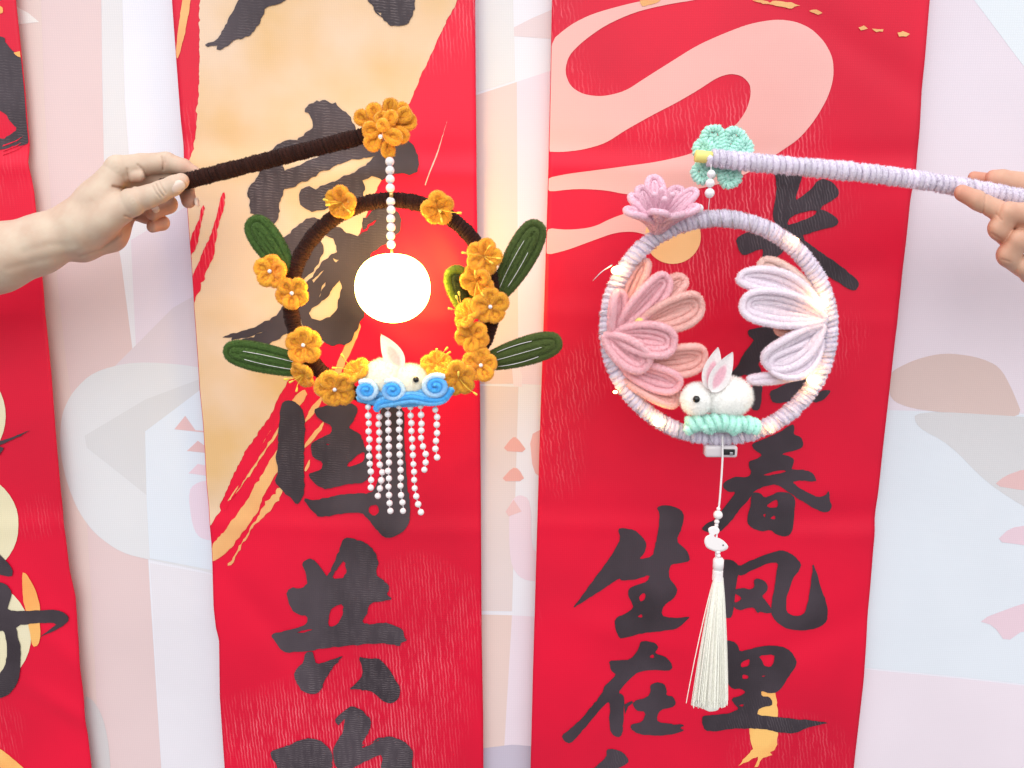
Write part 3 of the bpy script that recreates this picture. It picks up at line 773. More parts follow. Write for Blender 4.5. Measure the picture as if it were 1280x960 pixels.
decal("character", [[(440, 510), (490, 520), (515, 550), (560, 530), (620, 505), (680, 515), (718, 550), (715, 640), (705, 750), (680, 795), (640, 805), (590, 790), (555, 760), (490, 775), (430, 750), (400, 720), (405, 660), (425, 600), (425, 550)],
                    [(525, 605), (570, 570), (600, 560), (605, 610), (560, 618)], [(505, 665), (525, 655), (520, 685)], [(550, 690), (585, 665), (590, 695)]], YB, o2, 2, M['ink2'], b2, 0.15, 1, T=T7, clip=K2)
decal("character", [[(235, 110), (270, 108), (315, 120), (345, 155), (400, 125), (500, 80), (600, 45), (650, 45), (710, 80), (755, 130), (740, 170), (700, 230), (670, 310), (650, 390), (655, 450), (690, 475), (740, 480), (780, 450), (800, 380), (815, 280), (825, 170), (828, 130), (850, 165), (870, 240), (890, 310), (915, 370), (930, 450), (925, 510), (890, 550), (820, 575), (720, 577), (640, 555), (580, 510), (550, 460), (555, 390), (575, 300), (590, 200), (605, 120), (540, 130), (450, 170), (360, 215), (335, 210), (325, 290), (310, 400), (295, 490), (255, 500), (235, 450)]], YB, o2, 2, M['ink2'], b2, 0.2, 1, T=T8, clip=K2)
decal("character", [[(440, 245), (460, 230), (510, 245), (535, 280), (525, 315), (490, 350), (520, 380), (550, 420), (560, 455), (520, 462), (480, 450), (465, 465), (440, 420), (390, 430), (360, 445), (315, 430), (295, 400), (300, 320), (320, 305), (370, 295), (410, 305), (445, 290)], [(305, 330), (350, 350), (358, 372), (325, 395), (303, 385)]], YB, o2, 3, M['ink2'], b2, 0.15, 1, T=T8, clip=K2)
decal("character", [[(255, 110), (300, 115), (340, 150), (345, 190), (420, 165), (520, 145), (620, 150), (690, 180), (725, 240), (715, 280), (670, 340), (630, 410), (590, 450), (540, 460), (485, 440), (490, 480), (540, 480), (560, 510), (555, 540), (500, 550), (465, 570), (460, 605), (600, 615), (750, 630), (945, 652), (870, 665), (780, 690), (710, 725), (600, 715), (500, 695), (400, 690), (280, 695), (180, 715), (110, 710), (90, 650), (95, 610), (180, 605), (280, 590), (340, 565), (310, 535), (290, 495), (350, 475), (385, 455), (360, 430), (300, 430), (265, 400), (255, 300)],
                    [(355, 265), (380, 245), (415, 235), (410, 285), (355, 295)], [(470, 215), (580, 205), (575, 250), (550, 290), (505, 280), (500, 250)], [(365, 335), (405, 345), (400, 365), (362, 368)], [(490, 345), (520, 340), (500, 355)], [(330, 540), (370, 530), (365, 550)]], YB, o2, 2, M['ink2'], b2, 0.2, 1, T=T9, clip=K2)
decal("character", [[(560, 70), (755, 70), (740, 160), (705, 275), (760, 240), (830, 180), (850, 140), (900, 130), (960, 150), (1003, 215), (985, 250), (860, 325), (940, 350), (1000, 405), (985, 440), (850, 475), (740, 510), (900, 630), (1000, 690), (1120, 790), (1143, 830), (1110, 875), (1050, 850), (900, 750), (760, 620), (680, 560), (600, 640), (560, 665), (490, 670), (500, 600), (480, 590), (365, 640), (330, 590), (315, 525), (370, 490), (430, 470), (540, 500), (600, 460), (555, 380), (575, 270), (585, 160)],
                    [(665, 395), (720, 360), (830, 330), (858, 340), (840, 370), (760, 400), (690, 430), (660, 430)]], YB, o2, 2, M['ink2'], b2, 0.2, 1, T=(860, 200, 16 / 3), clip=K2)
TM = (860, 380, 16 / 3)
decal("character", [[(400, 170), (450, 160), (520, 150), (590, 125), (650, 140), (750, 190), (740, 215), (640, 240), (560, 290), (490, 370), (470, 400), (495, 440), (500, 540), (495, 640), (480, 715), (425, 710), (425, 600), (440, 520), (390, 470), (340, 490), (290, 500), (270, 480), (330, 420), (370, 340), (430, 260), (440, 240), (400, 210)]], YB, o2, 2, M['ink2'], b2, 0.2, 1, T=TM, clip=K2)
decal("character", [[(545, 590), (600, 560), (700, 510), (800, 440), (860, 380), (850, 470), (800, 540), (860, 600), (900, 572), (950, 575), (940, 600), (900, 640), (840, 662), (740, 600), (690, 650), (600, 665), (560, 650)]], YB, o2, 2, M['ink2'], b2, 0.2, 1, T=TM, clip=K2)

# ------------------------------------------------------------------ lantern materials
M['velvet'] = velvet('velvet_chenille', 0.45)
M['dark_velvet'] = velvet('brown_chenille', 0.12)
M['soft'] = velvet('soft_chenille', 0.45, trans=0.10)
M['leaf'] = velvet('green_chenille', 0.35, 0.7, tint=(0.8, 1.0, 0.6))
M['fur'] = velvet('white_pompom_fur', 0.6)
M['pearl'] = plain('pearl_bead', S(238, 234, 238), 0.16, 0.6, 0.5)
M['plastic_bead'] = plain('milky_bead', S(240, 234, 234), 0.3, 0.5, 0.2)
M['wire_and_glint'] = plain('silver_wire', (0.55, 0.55, 0.58), 0.3, 0.5, 0, 1.0)
M['thread'] = plain('white_thread', S(238, 232, 235), 0.7, 0.2)
M['gold'] = plain('gold_crimp', S(220, 190, 120), 0.3, 0.5, 0, 0.8)
M['eye'] = plain('black_eye_bead', (0.004, 0.004, 0.004), 0.08, 0.6)
M['felt'] = velvet('felt_ear', 0.3, trans=0.25)
M['stamen'] = velvet('yellow_stamen', 0.2)
M['box'] = plain('clear_plastic_case', S(216, 208, 214), 0.2, 0.5, 0.3)
M['black'] = plain('black_switch', (0.012, 0.012, 0.014), 0.4)
M['yellow_tip'] = plain('pale_yellow_tape', S(236, 226, 130), 0.5, 0.4)
M['tassel'] = velvet('tassel_silk', 0.4, 0.5)
M['lamp'] = plain('glowing_globe', S(255, 240, 220), 0.5, 0.2, emit=(1.0, 0.64, 0.12), es=27.0)
M['bulb'] = plain('glowing_bulb', S(255, 240, 210), 0.4, 0.2, emit=(1.0, 0.72, 0.24), es=14.0)
M['charm'] = plain('carved_white_charm', S(242, 236, 236), 0.35, 0.4, 0.2)

bead_mesh = {}


def bead(parent, c, r, mat='pearl', name='bead'):
    if mat not in bead_mesh:
        m_ = sphere(MB(), (0, 0, 0), 1.0, seg=14, rings=9).mesh('bead', np.zeros(3))
        m_.materials.append(M[mat]); bead_mesh[mat] = m_
    o = link(name, bead_mesh[mat], c, parent)
    o.scale = (r, r, r)
    return o


def basis(n, roll=0.0):
    n = nrm(n)
    up = np.array([0, 0, 1.0]) if abs(n[2]) < 0.95 else np.array([1.0, 0, 0])
    x = nrm(np.cross(up, n)); y = np.cross(n, x)
    c, s = math.cos(roll), math.sin(roll)
    return x * c + y * s, -x * s + y * c, n


def loop_path(L, W, n=36, p=0.38, u0=0.0):
    th = np.linspace(0.0, 2 * PI, n)
    u = u0 + (L - u0) * (1 - np.cos(th)) / 2
    sn = np.sin(th)
    v = W * np.sign(sn) * np.abs(sn) ** 0.72 * ((1 - np.cos(th)) / 2 + 1e-6) ** (p + 0.1) * 0.97
    return u, v


def loop_petal(mb, base, d, side, nor, L, W, r, c, bend=0.0, cup=0.0, inner=9, pile=1.0, plen=0.0011, cin=None, gap=1.85, p=0.38, sides=8, lift=0.3, twist=0.0, pad=False, under=False):
    """a petal or leaf of chenille stem bent into nested loops; W is the outer half width"""
    base, d, side, nor = (np.asarray(x, float) for x in (base, d, side, nor))
    k = 0
    def place(u, v, h):
        f = u / L
        return base + np.outer(u, d) + np.outer(v, side) + np.outer(bend * L * f * f + cup * v * v / max(W, 1e-6) + h + twist * v * f, nor)
    if under:
        pc = place(np.array([0.56 * L]), np.zeros(1), np.array([-0.7 * r]))[0]
        sphere(mb, pc, 0.42 * L, 0.82 * W, 0.5 * r, np.asarray(c) * 0.95, 20, 12, rot=np.stack([d, side, nor], 1))
    if pad:
        pc = place(np.array([0.56 * L]), np.zeros(1), np.array([-0.15 * r]))[0]
        pompom(mb, pc, 0.40 * L, 0.78 * W, 0.80 * r, np.asarray(c) * 0.97, pile, plen, rot=np.stack([d, side, nor], 1))
        inner = 0
    while True:
        Wk = W - r - gap * r * k
        Lk = L - r - gap * r * k * 0.9
        cc = np.asarray(c if (k == 0 or cin is None) else cin, float)
        if Wk < r * 0.55 or k > inner:
            if k >= 1 and k <= inner and Wk > -r * 1.05:
                u = np.linspace(0.1 * L, Lk * 0.97, 12)
                tube(mb, place(u, np.zeros(12), np.full(12, -lift * r * k)), r * 0.9, cc * 0.96, sides, pile=pile, plen=plen)
            break
        u, v = loop_path(Lk, Wk * 1.18, 34, p, 0.04 * L * k)
        tube(mb, place(u, v, np.full(len(u), -lift * r * k)), r * (1 + 0.05 * rng.normal()), cc * (1 + 0.03 * rng.normal()), sides, pile=pile, plen=plen)
        k += 1


# ------------------------------------------------------------------ brown lantern
lan1 = thing("flower_lantern", "brown velvet ring lantern with orange blossoms, green leaves, glowing white globe and pearl fringe", "lantern", P(489, 505), "handmade rabbit lanterns")
BROWN = S(58, 31, 25)
MUST = np.array(S(246, 176, 54))
GREEN = np.array(S(72, 100, 44))

mb = MB()
a0, a1 = P(238, 225, -4), P(470, 166, 3)
wrapped(mb, np.linspace(a0 - (a1 - a0) * 0.16, a1, 60), 6.6 * U, 3.0 * U, 4.3 * U, BROWN, pile=1.5, plen=0.0015, core=S(30, 14, 10), irregular=0.2, jitter=0.05)
mb.build("handle", M['dark_velvet'], lan1)

ang = np.linspace(0, 2 * PI, 240, endpoint=False)
ring1 = np.array([P(490 + 127 * math.sin(t), 375 - 125 * math.cos(t)) for t in ang])
mb = MB()
wrapped(mb, ring1, 6.6 * U, 2.9 * U, 4.2 * U, BROWN, pile=1.5, plen=0.0015, closed=True, core=S(30, 14, 10), irregular=0.15, jitter=0.04)
mb.build("ring", M['dark_velvet'], lan1)


def petal_flower(parent, px, py, r, dy, face, mode='pearl', roll=0.0, np_=5, colr=MUST, pearl=None, stam=None, tilt=None, pw=0.52, name="flower"):
    """blossom of looped chenille petals; face = direction it looks (x, y, z)"""
    c = P(px, py, dy); R_ = r * U
    x, y, n = basis(face, roll)
    tilt = tilt if tilt is not None else (0.28 if mode == 'pearl' else 0.62)
    m0 = MB()
    sphere(m0, c - n * R_ * 0.10, R_ * 0.24, R_ * 0.24, R_ * 0.24, colr * 0.7, 12, 8)
    f = m0.build(name, M['velvet'], parent)
    for k in range(np_):
        a = 2 * PI * k / np_ + rng.normal() * 0.08
        rad = x * math.cos(a) + y * math.sin(a)
        tg = -x * math.sin(a) + y * math.cos(a)
        ti = tilt + rng.normal() * 0.10
        d = rad * math.cos(ti) + n * math.sin(ti)
        pn = n * math.cos(ti) - rad * math.sin(ti)
        pm = MB()
        jit = colr * (1 + 0.05 * rng.normal()) * np.array([1, 1 + 0.03 * rng.normal(), 1])
        loop_petal(pm, c + rad * R_ * 0.10, d, tg, pn, R_ * (0.95 + 0.05 * rng.normal()), R_ * pw, R_ * 0.20, jit, bend=(-0.10 if mode == 'pearl' else -0.42), cup=0.35, pile=2.0, plen=0.0015, p=0.30, pad=True)
        pm.build("petal", M['velvet'], f)
    if mode == 'pearl':
        q = c + n * R_ * 0.32 if pearl is None else P(*pearl)
        bead(f, q, 2.6 * U, 'pearl', 'pearl')
    if stam:
        for (sx, sy) in stam:
            e = P(sx, sy, dy - 14)
            s0 = c + n * R_ * 0.1
            mid = (s0 + e) / 2 + n * R_ * 0.25
            sm_ = MB()
            tube(sm_, spline([s0, mid, e], 10), 0.5 * U, S(240, 196, 70), 5)
            ax = nrm(e - mid)
            tube(sm_, np.stack([e - ax * 2.4 * U, e + ax * 2.4 * U]), np.array([1.15, 1.5]) * U, S(246, 214, 90), 7)
            sm_.build("stamen", M['stamen'], f)
    return f


V = lambda x, y, z: np.array([x, y, z], float)
F1 = [
    (430, 253, 20, -12, V(-0.35, -1, -0.1), 'lily', 0.2, [(407, 250), (410, 256), (436, 264)]),
    (546, 260, 20, -12, V(0.35, -1, -0.35), 'lily', 0.5, [(574, 266), (552, 275), (550, 264)]),
    (341, 340, 21, -12, V(-0.25, -1, 0.15), 'pearl', 0.3, None),
    (366, 366, 20, -14, V(0.1, -1, -0.05), 'pearl', 0.9, None),
    (381, 431, 23, -13, V(0.0, -1, 0.05), 'pearl', 1.6, None),
    (383, 466, 19, -9, V(-0.75, -0.8, -0.55), 'lily', 0.4, [(358, 474), (364, 477), (371, 487)]),
    (419, 485, 24, -16, V(0.15, -1, -0.1), 'pearl', 0.6, None),
    (447, 467, 20, -10, V(-0.45, -0.6, 0.6), 'lily', 0.1, [(428, 445), (418, 460)]),
    (605, 321, 21, -12, V(-0.1, -1, 0.1), 'lily', 0.0, [(580, 316), (611, 309), (614, 328), (623, 323)]),
    (597, 350, 20, -10, V(-0.15, -1, -0.3), 'lily', 0.7, [(594, 341), (603, 368), (592, 380)]),
    (612, 383, 22, -15, V(0.15, -1, 0.0), 'pearl', 0.3, None),
    (587, 394, 19, -12, V(-0.75, -0.7, 0.4), 'lily', 0.3, [(563, 386), (574, 367), (571, 372)]),
    (591, 418, 20, -11, V(-0.1, -1, -0.15), 'plain', 0.8, None),
    (601, 456, 21, -13, V(0.05, -1, 0.05), 'pearl', 0.2, None),
    (573, 471, 22, -14, V(0.05, -1, -0.25), 'lily', 0.5, [(573, 467), (594, 492)]),
    (546, 457, 20, -6, V(0.1, -0.7, 0.7), 'lily', 0.4, [(546, 438), (558, 436), (561, 441)]),
]
for (px, py, r, dy, face, mode, roll, st) in F1:
    petal_flower(lan1, px, py, r, dy - 4, face, mode, roll, stam=st, pw=0.56)

# cluster of loops at the handle's end
cc = P(484, 160, -6)
m0 = sphere(MB(), cc, 8 * U, 6 * U, 8 * U, MUST * 0.7, 14, 10)
cl = m0.build("flower_cluster", M['velvet'], lan1)
for (px, py, w, ln, a, dd) in [(452, 147, 10, 18, 150, -2), (468, 140, 10, 20, 105, -4), (488, 134, 10, 21, 80, -2), (502, 138, 9, 20, 55, -2), (508, 152, 12, 24, 15, -5),
                               (464, 163, 11, 20, 185, -10), (466, 178, 11, 20, 230, -10), (485, 187, 9, 19, 275, -10), (500, 168, 10, 22, 330, -10), (488, 148, 9, 20, 60, -16),
                               (478, 156, 8, 14, 140, -22), (492, 171, 10, 20, 340, -20), (505, 144, 10, 20, 35, -10), (478, 150, 10, 20, 115, -10)]:
    a = math.radians(a)
    d = V(math.cos(a), -0.25, math.sin(a)); d = nrm(d)
    tg = nrm(V(-math.sin(a), 0, math.cos(a)))
    pn = np.cross(d, tg); pn = pn if pn[1] < 0 else -pn
    ctr = P(px, py, dd - 4)
    pm = MB()
    loop_petal(pm, ctr - d * ln * U * 0.5, d, tg, pn, ln * U, w * U, 3.7 * U, MUST * (1 + 0.06 * rng.normal()), bend=-0.2, cup=0.4, pile=2.0, plen=0.0015, p=0.25, pad=True)
    pm.build("petal", M['velvet'], cl)
bead(cl, P(475.5, 171, -34), 2.6 * U, 'pearl', 'pearl')


def leaf(parent, base, tip, w, dy, c=GREEN, cin=None, glints=2, bend=-0.1, inner=9, r=5.2, mat='leaf'):
    b, t = P(*base, dy), P(*tip, dy - 3)
    d = nrm(t - b); L = np.linalg.norm(t - b)
    nor = nrm(V(0, -1, 0) - d * np.dot(V(0, -1, 0), d)); side = np.cross(nor, d)
    m_ = MB()
    loop_petal(m_, b, d, side, nor, L, w / 2 * U, r * U, c, bend=bend, cup=-0.25, inner=inner, pile=1.6, plen=0.0016, cin=cin, p=0.22, gap=1.75, lift=-0.15, sides=10)
    o = m_.build("leaf", M[mat], parent)
    for q in range(glints):  # thin white strands modelled as painted highlights along the grooves
        v = (q - (glints - 1) / 2) * w * U * 0.30
        u = np.linspace(0.12 + 0.12 * rng.random(), 0.62 + 0.22 * rng.random(), 14)
        f = u
        pts = b + np.outer(u * L, d) + np.outer(v * np.sin(u * PI * 0.92 + 0.1) ** 0.6, side) + np.outer(bend * L * f * f + 6.2 * U - 0.25 * v * v / (w / 2 * U), nor)
        wm = MB(); tube(wm, pts, 0.40 * U, (1, 1, 1), 5)
        wm.build("wire_and_glint", M['thread'], o)
    return o


leaf(lan1, (362, 340), (309, 272), 39, -2, glints=0, bend=-0.15)
leaf(lan1, (398, 462), (274, 439), 39, -2, glints=2, bend=-0.12)
leaf(lan1, (621, 374), (675, 276), 40, 2, c=np.array(S(76, 92, 44)), glints=2, bend=-0.1)
leaf(lan1, (600, 455), (703, 427), 38, 2, c=np.array(S(78, 92, 44)), glints=3, bend=-0.1)
leaf(lan1, (588, 396), (566, 332), 36, 6, c=np.array(S(120, 138, 40)), cin=np.array(S(48, 58, 24)), glints=0, bend=0.1)

# glowing globe on its pearl string
mb = MB()
cg = P(491, 360.5, -2)
prof = []
for q in np.linspace(0, PI, 30):
    up = math.cos(q) > 0
    rr = 46.3 * U * abs(math.sin(q)) ** (0.84 if up else 0.97)
    zz = 42.5 * U * math.copysign(abs(math.cos(q)) ** (0.95 if up else 1.0), math.cos(q))
    prof.append((max(rr, 1e-5), zz))
lathe(mb, prof[::-1], cg, (1, 1, 1), 48)
globe = mb.build("lamp_globe", M['lamp'], lan1)
mb = MB()
tube(mb, [P(487, 190, -14), P(488, 240, -14), P(489.5, 322, -8)], 0.45 * U, S(220, 210, 200), 5)
string1 = mb.build("pearl_string", M['thread'], lan1)
for k, yy in enumerate([202, 213, 224, 235]):
    bead(string1, P(487.2 + k * 0.2, yy, -16), 5.5 * U)
for k, yy in enumerate([252, 262.5, 273.3, 284, 294.7, 305.3]):
    bead(string1, P(488.3 + (0.5 if k % 2 else 0), yy, -15), 5.5 * U)
cr = MB(); lathe(cr, [(1.0 * U, -3.2 * U), (2.4 * U, -3 * U), (2.4 * U, 3 * U), (1.0 * U, 3.2 * U)], P(489, 243.5, -16), (1, 1, 1), 12)
cr.build("crimp", M['gold'], string1)
cr = MB(); tube(cr, [P(489.5, 311, -10), P(489.8, 320, -6)], 1.5 * U, (0.1, 0.08, 0.06), 8)
cr.build("hook", M['gold'], string1)

# rabbit
WHITE = np.array(S(255, 247, 228))
mb = MB()
pompom(mb, P(482, 472, -14), 27 * U, 20 * U, 23 * U, WHITE, 1.7, 0.0042)
pompom(mb, P(512, 476, -18), 24 * U, 18 * U, 20 * U, WHITE, 1.7, 0.0042)
rab1 = mb.build("rabbit", M['fur'], lan1)


def ear(parent, base, tip, w, dy, pink, thick=2.2, lean=0.0):
    b, t = P(*base, dy), P(*tip, dy + lean)
    d = nrm(t - b); L = np.linalg.norm(t - b)
    nor = nrm(V(0, -1, 0) - d * np.dot(V(0, -1, 0), d)); side = np.cross(nor, d)
    nu, nv = 26, 13
    u = np.linspace(0, 1, nu); v = np.linspace(-1, 1, nv)
    W_ = w / 2 * U * (np.sin(np.clip(u, 0, 1) ** 0.75 * PI) ** 0.8 * 0.98 + 0.02) * (1 - 0.15 * u)
    m_ = MB()
    pts, cols = [], []
    for sgn in (1, -1):
        for k in range(nu):
            for q in range(nv):
                h = sgn * thick * U * 0.5 * math.sqrt(max(0, 1 - v[q] ** 2)) + (v[q] ** 2) * w * U * 0.10
                pts.append(b + d * u[k] * L + side * v[q] * W_[k] + nor * h)
                e = (v[q] / 0.52) ** 2 + ((u[k] - 0.38) / 0.30) ** 2
                f = float(np.clip((1.15 - e) / 0.5, 0, 1)) if sgn > 0 else 0.0
                cols.append(np.array(S(246, 240, 240)) * (1 - f) + np.array(pink) * f)
    pts = np.array(pts)
    i_ = np.arange(nu - 1)[:, None]; j_ = np.arange(nv - 1)[None]
    q = np.stack([i_ * nv + j_, i_ * nv + j_ + 1, (i_ + 1) * nv + j_ + 1, (i_ + 1) * nv + j_], -1).reshape(-1, 4)
    m_.add(pts, quads=np.concatenate([q, q[:, ::-1] + nu * nv]), c=np.array(cols))
    return m_.build("ear", M['felt'], parent)


ear(rab1, (502, 462), (477, 418), 27, -22, S(244, 206, 206), lean=4)
ear(rab1, (500, 458), (490, 426), 18, -12, S(244, 206, 206), lean=4)
bead(rab1, P(520, 474.5, -37), 3.7 * U, 'eye', 'eye')

# blue cloud of coiled felt
BLUE, PALE = np.array(S(122, 200, 248)), np.array(S(214, 236, 250))
DEEP = np.array(S(84, 180, 242))
mb = MB()
path = spline([P(470, 512, -30), P(474, 504, -32), P(490, 500, -33), P(515, 496, -34), P(538, 500, -33), P(555, 498, -32), P(565, 486, -31)], 60)
for k, (dz, rr, cc_) in enumerate([(0, 3.6, DEEP), (-5.0, 3.4, BLUE), (4.0, 3.0, BLUE)]):
    pk = path.copy(); pk[:, 2] += dz * U * np.sin(np.linspace(0.25, PI, 60)) ; pk[:, 1] += (0.5 * k) * U
    tube(mb, pk, rr * U, cc_, 9, pile=2.0, plen=0.0014)
cloudo = mb.build("cloud", M['velvet'], lan1)
mb = MB()
tube(mb, spline([P(448, 497, -24), P(480, 503, -24), P(520, 503, -24), P(556, 498, -24)], 30), 5.0 * U, BLUE, 9, pile=2.0, plen=0.0014)
tube(mb, spline([P(470, 492, -26), P(510, 490, -27), P(530, 490, -28)], 30), 5.0 * U, BLUE, 9, pile=2.0, plen=0.0014)
mb.build("cloud_base", M['velvet'], cloudo)
for (px, py, rr, sgn) in [(458, 488, 16.5, 1), (491, 488, 18, 1), (545, 483, 19.5, -1)]:
    th = np.linspace(0.6, 2 * PI * 2.35, 90)
    rad = np.interp(th, [th[0], th[-1]], [1.6, rr - 3.0])
    pts = np.array([P(px + sgn * r_ * math.cos(t), py - 0.86 * r_ * math.sin(t), -33 - 3 * (1 - r_ / rr)) for t, r_ in zip(th, rad)])
    f = np.clip((th - th[0]) / (th[-1] - th[0]), 0, 1)[:, None]
    f = np.clip((f - 0.55) / 0.3, 0, 1)
    mb = MB(); tube(mb, pts, 3.5 * U, (DEEP * 1.05) * (1 - f) + PALE * f, 9, pile=2.0, plen=0.0014)
    mb.build("swirl", M['velvet'], cloudo)

# pearl fringe
for pts in [[(460, 509), (461, 540), (462, 575), (464, 600), (461, 618)], [(474, 510), (474, 545), (474, 575), (478, 594), (475, 610), (469, 627)],
            [(485, 508), (486, 560), (486, 610), (488, 647)], [(499, 507), (500, 560), (501, 610), (506, 646)],
            [(513, 509), (515, 550), (517, 586), (520, 620), (529, 647)], [(526, 508), (527, 540), (527, 552), (533, 572), (530, 590)], [(545, 511), (546, 540), (545, 560), (546.5, 576)]]:
    dense = spline([(*p_, 0) for p_ in pts], 200)[:, :2]
    sl = np.concatenate([[0], np.cumsum(np.linalg.norm(np.diff(dense, axis=0), axis=1))])
    ss = np.arange(0, sl[-1] + 0.1, 10.1)
    cpx = np.stack([np.interp(ss, sl, dense[:, 0]), np.interp(ss, sl, dense[:, 1])], 1)
    dyk = rng.uniform(-26, -18)
    mb = MB(); tube(mb, [P(pts[0][0], pts[0][1] - 8, dyk)] + [P(q[0], q[1], dyk) for q in cpx], 0.5 * U, (1, 1, 1), 5)
    st = mb.build("pearl_strand", M['thread'], lan1)
    for q in cpx:
        bead(st, P(q[0] + rng.normal() * 0.4, q[1] + rng.normal() * 0.5, dyk), ((4.1 if q[1] > 514 else 3.8) + rng.normal() * 0.12) * U, 'plastic_bead')

# ------------------------------------------------------------------ pink and white lantern
lan2 = thing("flower_lantern", "white chenille ring lantern with pink and white flowers, warm fairy lights and white tassel", "lantern", P(898, 560), "handmade rabbit lanterns")
LAV = np.array(S(236, 227, 242))
mb = MB()
hp = spline([P(886, 197, -4), P(950, 204, -5), P(1050, 213, -6), P(1120, 221, -8), P(1190, 232, -12), P(1290, 250, -16), P(1400, 270, -20)], 120)
wrapped(mb, hp, 6.8 * U, 4.0 * U, 7.4 * U, LAV, pile=1.3, plen=0.0021, core=S(190, 180, 195), irregular=0.12, jitter=0.04)
handle2 = mb.build("handle", M['soft'], lan2)
mb = MB(); ax = nrm(P(886, 197, -4) - P(868, 195, -4))
lathe(mb, [(0.5 * U, -10 * U), (6.6 * U, -9.6 * U), (7.2 * U, -8.5 * U), (7.2 * U, 10 * U), (6 * U, 10.5 * U)], P(879, 196, -4), (1, 1, 1), 20, ax)
mb.build("tip", M['yellow_tip'], handle2)
ring2 = np.array([P(898 + 139 * math.sin(t), 410 - 137 * math.cos(t)) for t in ang])
mb = MB()
wrapped(mb, ring2, 6.2 * U, 4.1 * U, 6.7 * U, LAV, pile=1.3, plen=0.0021, closed=True, core=S(190, 180, 195), irregular=0.14, jitter=0.05)
mb.build("ring", M['soft'], lan2)

# fairy lights
mb = MB()
tw = np.linspace(0, 2 * PI, 1500)
ph = tw * 42 + 2.2 * np.sin(tw * 5) + 1.3 * np.sin(tw * 11)
wr = []
for t, f in zip(tw, ph):
    rr = (11.6) * math.cos(f)
    wr.append(P(898 + (139 + rr) * math.sin(t), 410 - (137 + rr) * math.cos(t), -11.8 * math.sin(f)))
tube(mb, wr, 0.42 * U, (1, 1, 1), 5)
tube(mb, spline([P(765, 331, -12), P(752, 340, -14), P(741, 351, -13)], 10), np.linspace(1.0, 0.4, 10) * U, (1, 1, 1), 5)
fw = mb.build("fairy_wire", M['wire_and_glint'], lan2)
for (px, py, dd, sc) in [(771, 338, -16, 1.25), (1027, 379, -17, 1.5), (1017, 475, -16, 1.5), (823, 528, -16, 1.25), (995, 300, -10, 0.6), (769, 490, -5, 0.5), (964, 538, -6, 0.55)]:
    t = math.atan2(px - 898, 410 - py)
    q = P(px, py, dd)
    mb = MB()
    sphere(mb, q, 5.5 * U * sc, 4.5 * U * sc, 4.0 * U * sc, (1, 1, 1), 14, 10)
    bo = mb.build("bulb", M['bulb'], fw)
    ld = bpy.data.lights.new("bulb_light", 'POINT'); ld.energy = 0.02 * sc; ld.color = (1.0, 0.40, 0.04); ld.shadow_soft_size = 0.004
    lo_ = bpy.data.objects.new("bulb_light", ld); col.objects.link(lo_); lo_.location = P(px, py, dd - 13)

# mint flower behind the handle
MINT = np.array(S(206, 255, 242))
m0 = sphere(MB(), P(903, 196, 10), 9 * U, 6 * U, 9 * U, MINT * 0.8, 12, 8)
mint = m0.build("flower", M['soft'], lan2)
for (px, py, a, ln, w) in [(893, 177, 105, 30, 14), (915, 179, 60, 30, 14), (884, 188, 160, 26, 11), (884, 212, 215, 30, 13), (911, 216, 290, 28, 13), (926, 186, 20, 22, 11)]:
    a = math.radians(a)
    d = nrm(V(math.cos(a), -0.2, math.sin(a))); tg = nrm(V(-math.sin(a), 0, math.cos(a)))
    pn = np.cross(d, tg); pn = pn if pn[1] < 0 else -pn
    b_ = P(px, py, 9) - d * ln * U * 0.5
    pm = MB()
    u, v = loop_path(ln * U, w * U, 40, 0.3)
    pts = b_ + np.outer(u, d) + np.outer(v, tg) + np.outer(-0.15 * u, pn)
    wrapped(pm, pts, 2.6 * U, 2.3 * U, 4.4 * U, MINT, pile=1.6, plen=0.0016, core=MINT * 0.7, steps=10, sides=6)
    u, v = loop_path(ln * U * 0.75, w * U * 0.35, 30, 0.3)
    pts = b_ + np.outer(u, d) + np.outer(v, tg) + np.outer(-0.15 * u - 1.5 * U, pn)
    wrapped(pm, pts, 2.2 * U, 2.2 * U, 4.4 * U, MINT * 0.97, pile=1.0, plen=0.0011, core=MINT * 0.7, steps=10, sides=6)
    pm.build("petal", M['soft'], mint)
mb = MB()
tube(mb, [P(889, 205, -14), P(887, 245, -14), P(885.5, 263, -10)], 0.5 * U, (1, 1, 1), 5)
st2 = mb.build("pearl_string", M['thread'], lan2)
for (x_, y_, r_) in [(889, 217.5, 5.0), (887.5, 229, 5.5), (887, 241.5, 6.0)]:
    bead(st2, P(x_, y_, -15), r_ * U)
bead(st2, P(874, 260.5, -12), 5.3 * U)

# flowers of long looped petals
PINK, PINK2 = np.array(S(250, 198, 206)), np.array(S(255, 204, 196))


def long_petal(parent, base, tip, w, dyb, dyt, c, r=4.5, bend=0.0, cup=0.5, roll=0.0, p=0.2, inner=9, arch=0.0, mat='soft'):
    b, t = P(*base, dyb), P(*tip, dyt)
    d = nrm(t - b); L = np.linalg.norm(t - b)
    nor = nrm(V(0, -1, 0) - d * np.dot(V(0, -1, 0), d)); side = np.cross(nor, d)
    cr_, sr_ = math.cos(roll), math.sin(roll)
    side, nor = side * cr_ + nor * sr_, nor * cr_ - side * sr_
    m_ = MB()
    loop_petal(m_, b, d, side, nor, L, w / 2 * U, r * U, c * (1 + 0.03 * rng.normal()), bend=bend, cup=cup, inner=inner, pile=1.4, plen=0.0019, p=p, gap=1.62, lift=0.4, sides=9, under=True)
    if arch:
        allv = m_.v
        for k in range(len(allv)):
            f = (allv[k] - b) @ d / L
            allv[k] = allv[k] + np.outer(arch * U * np.sin(np.clip(f, 0, 1) * PI), side)
    return m_.build("petal", M[mat], parent)


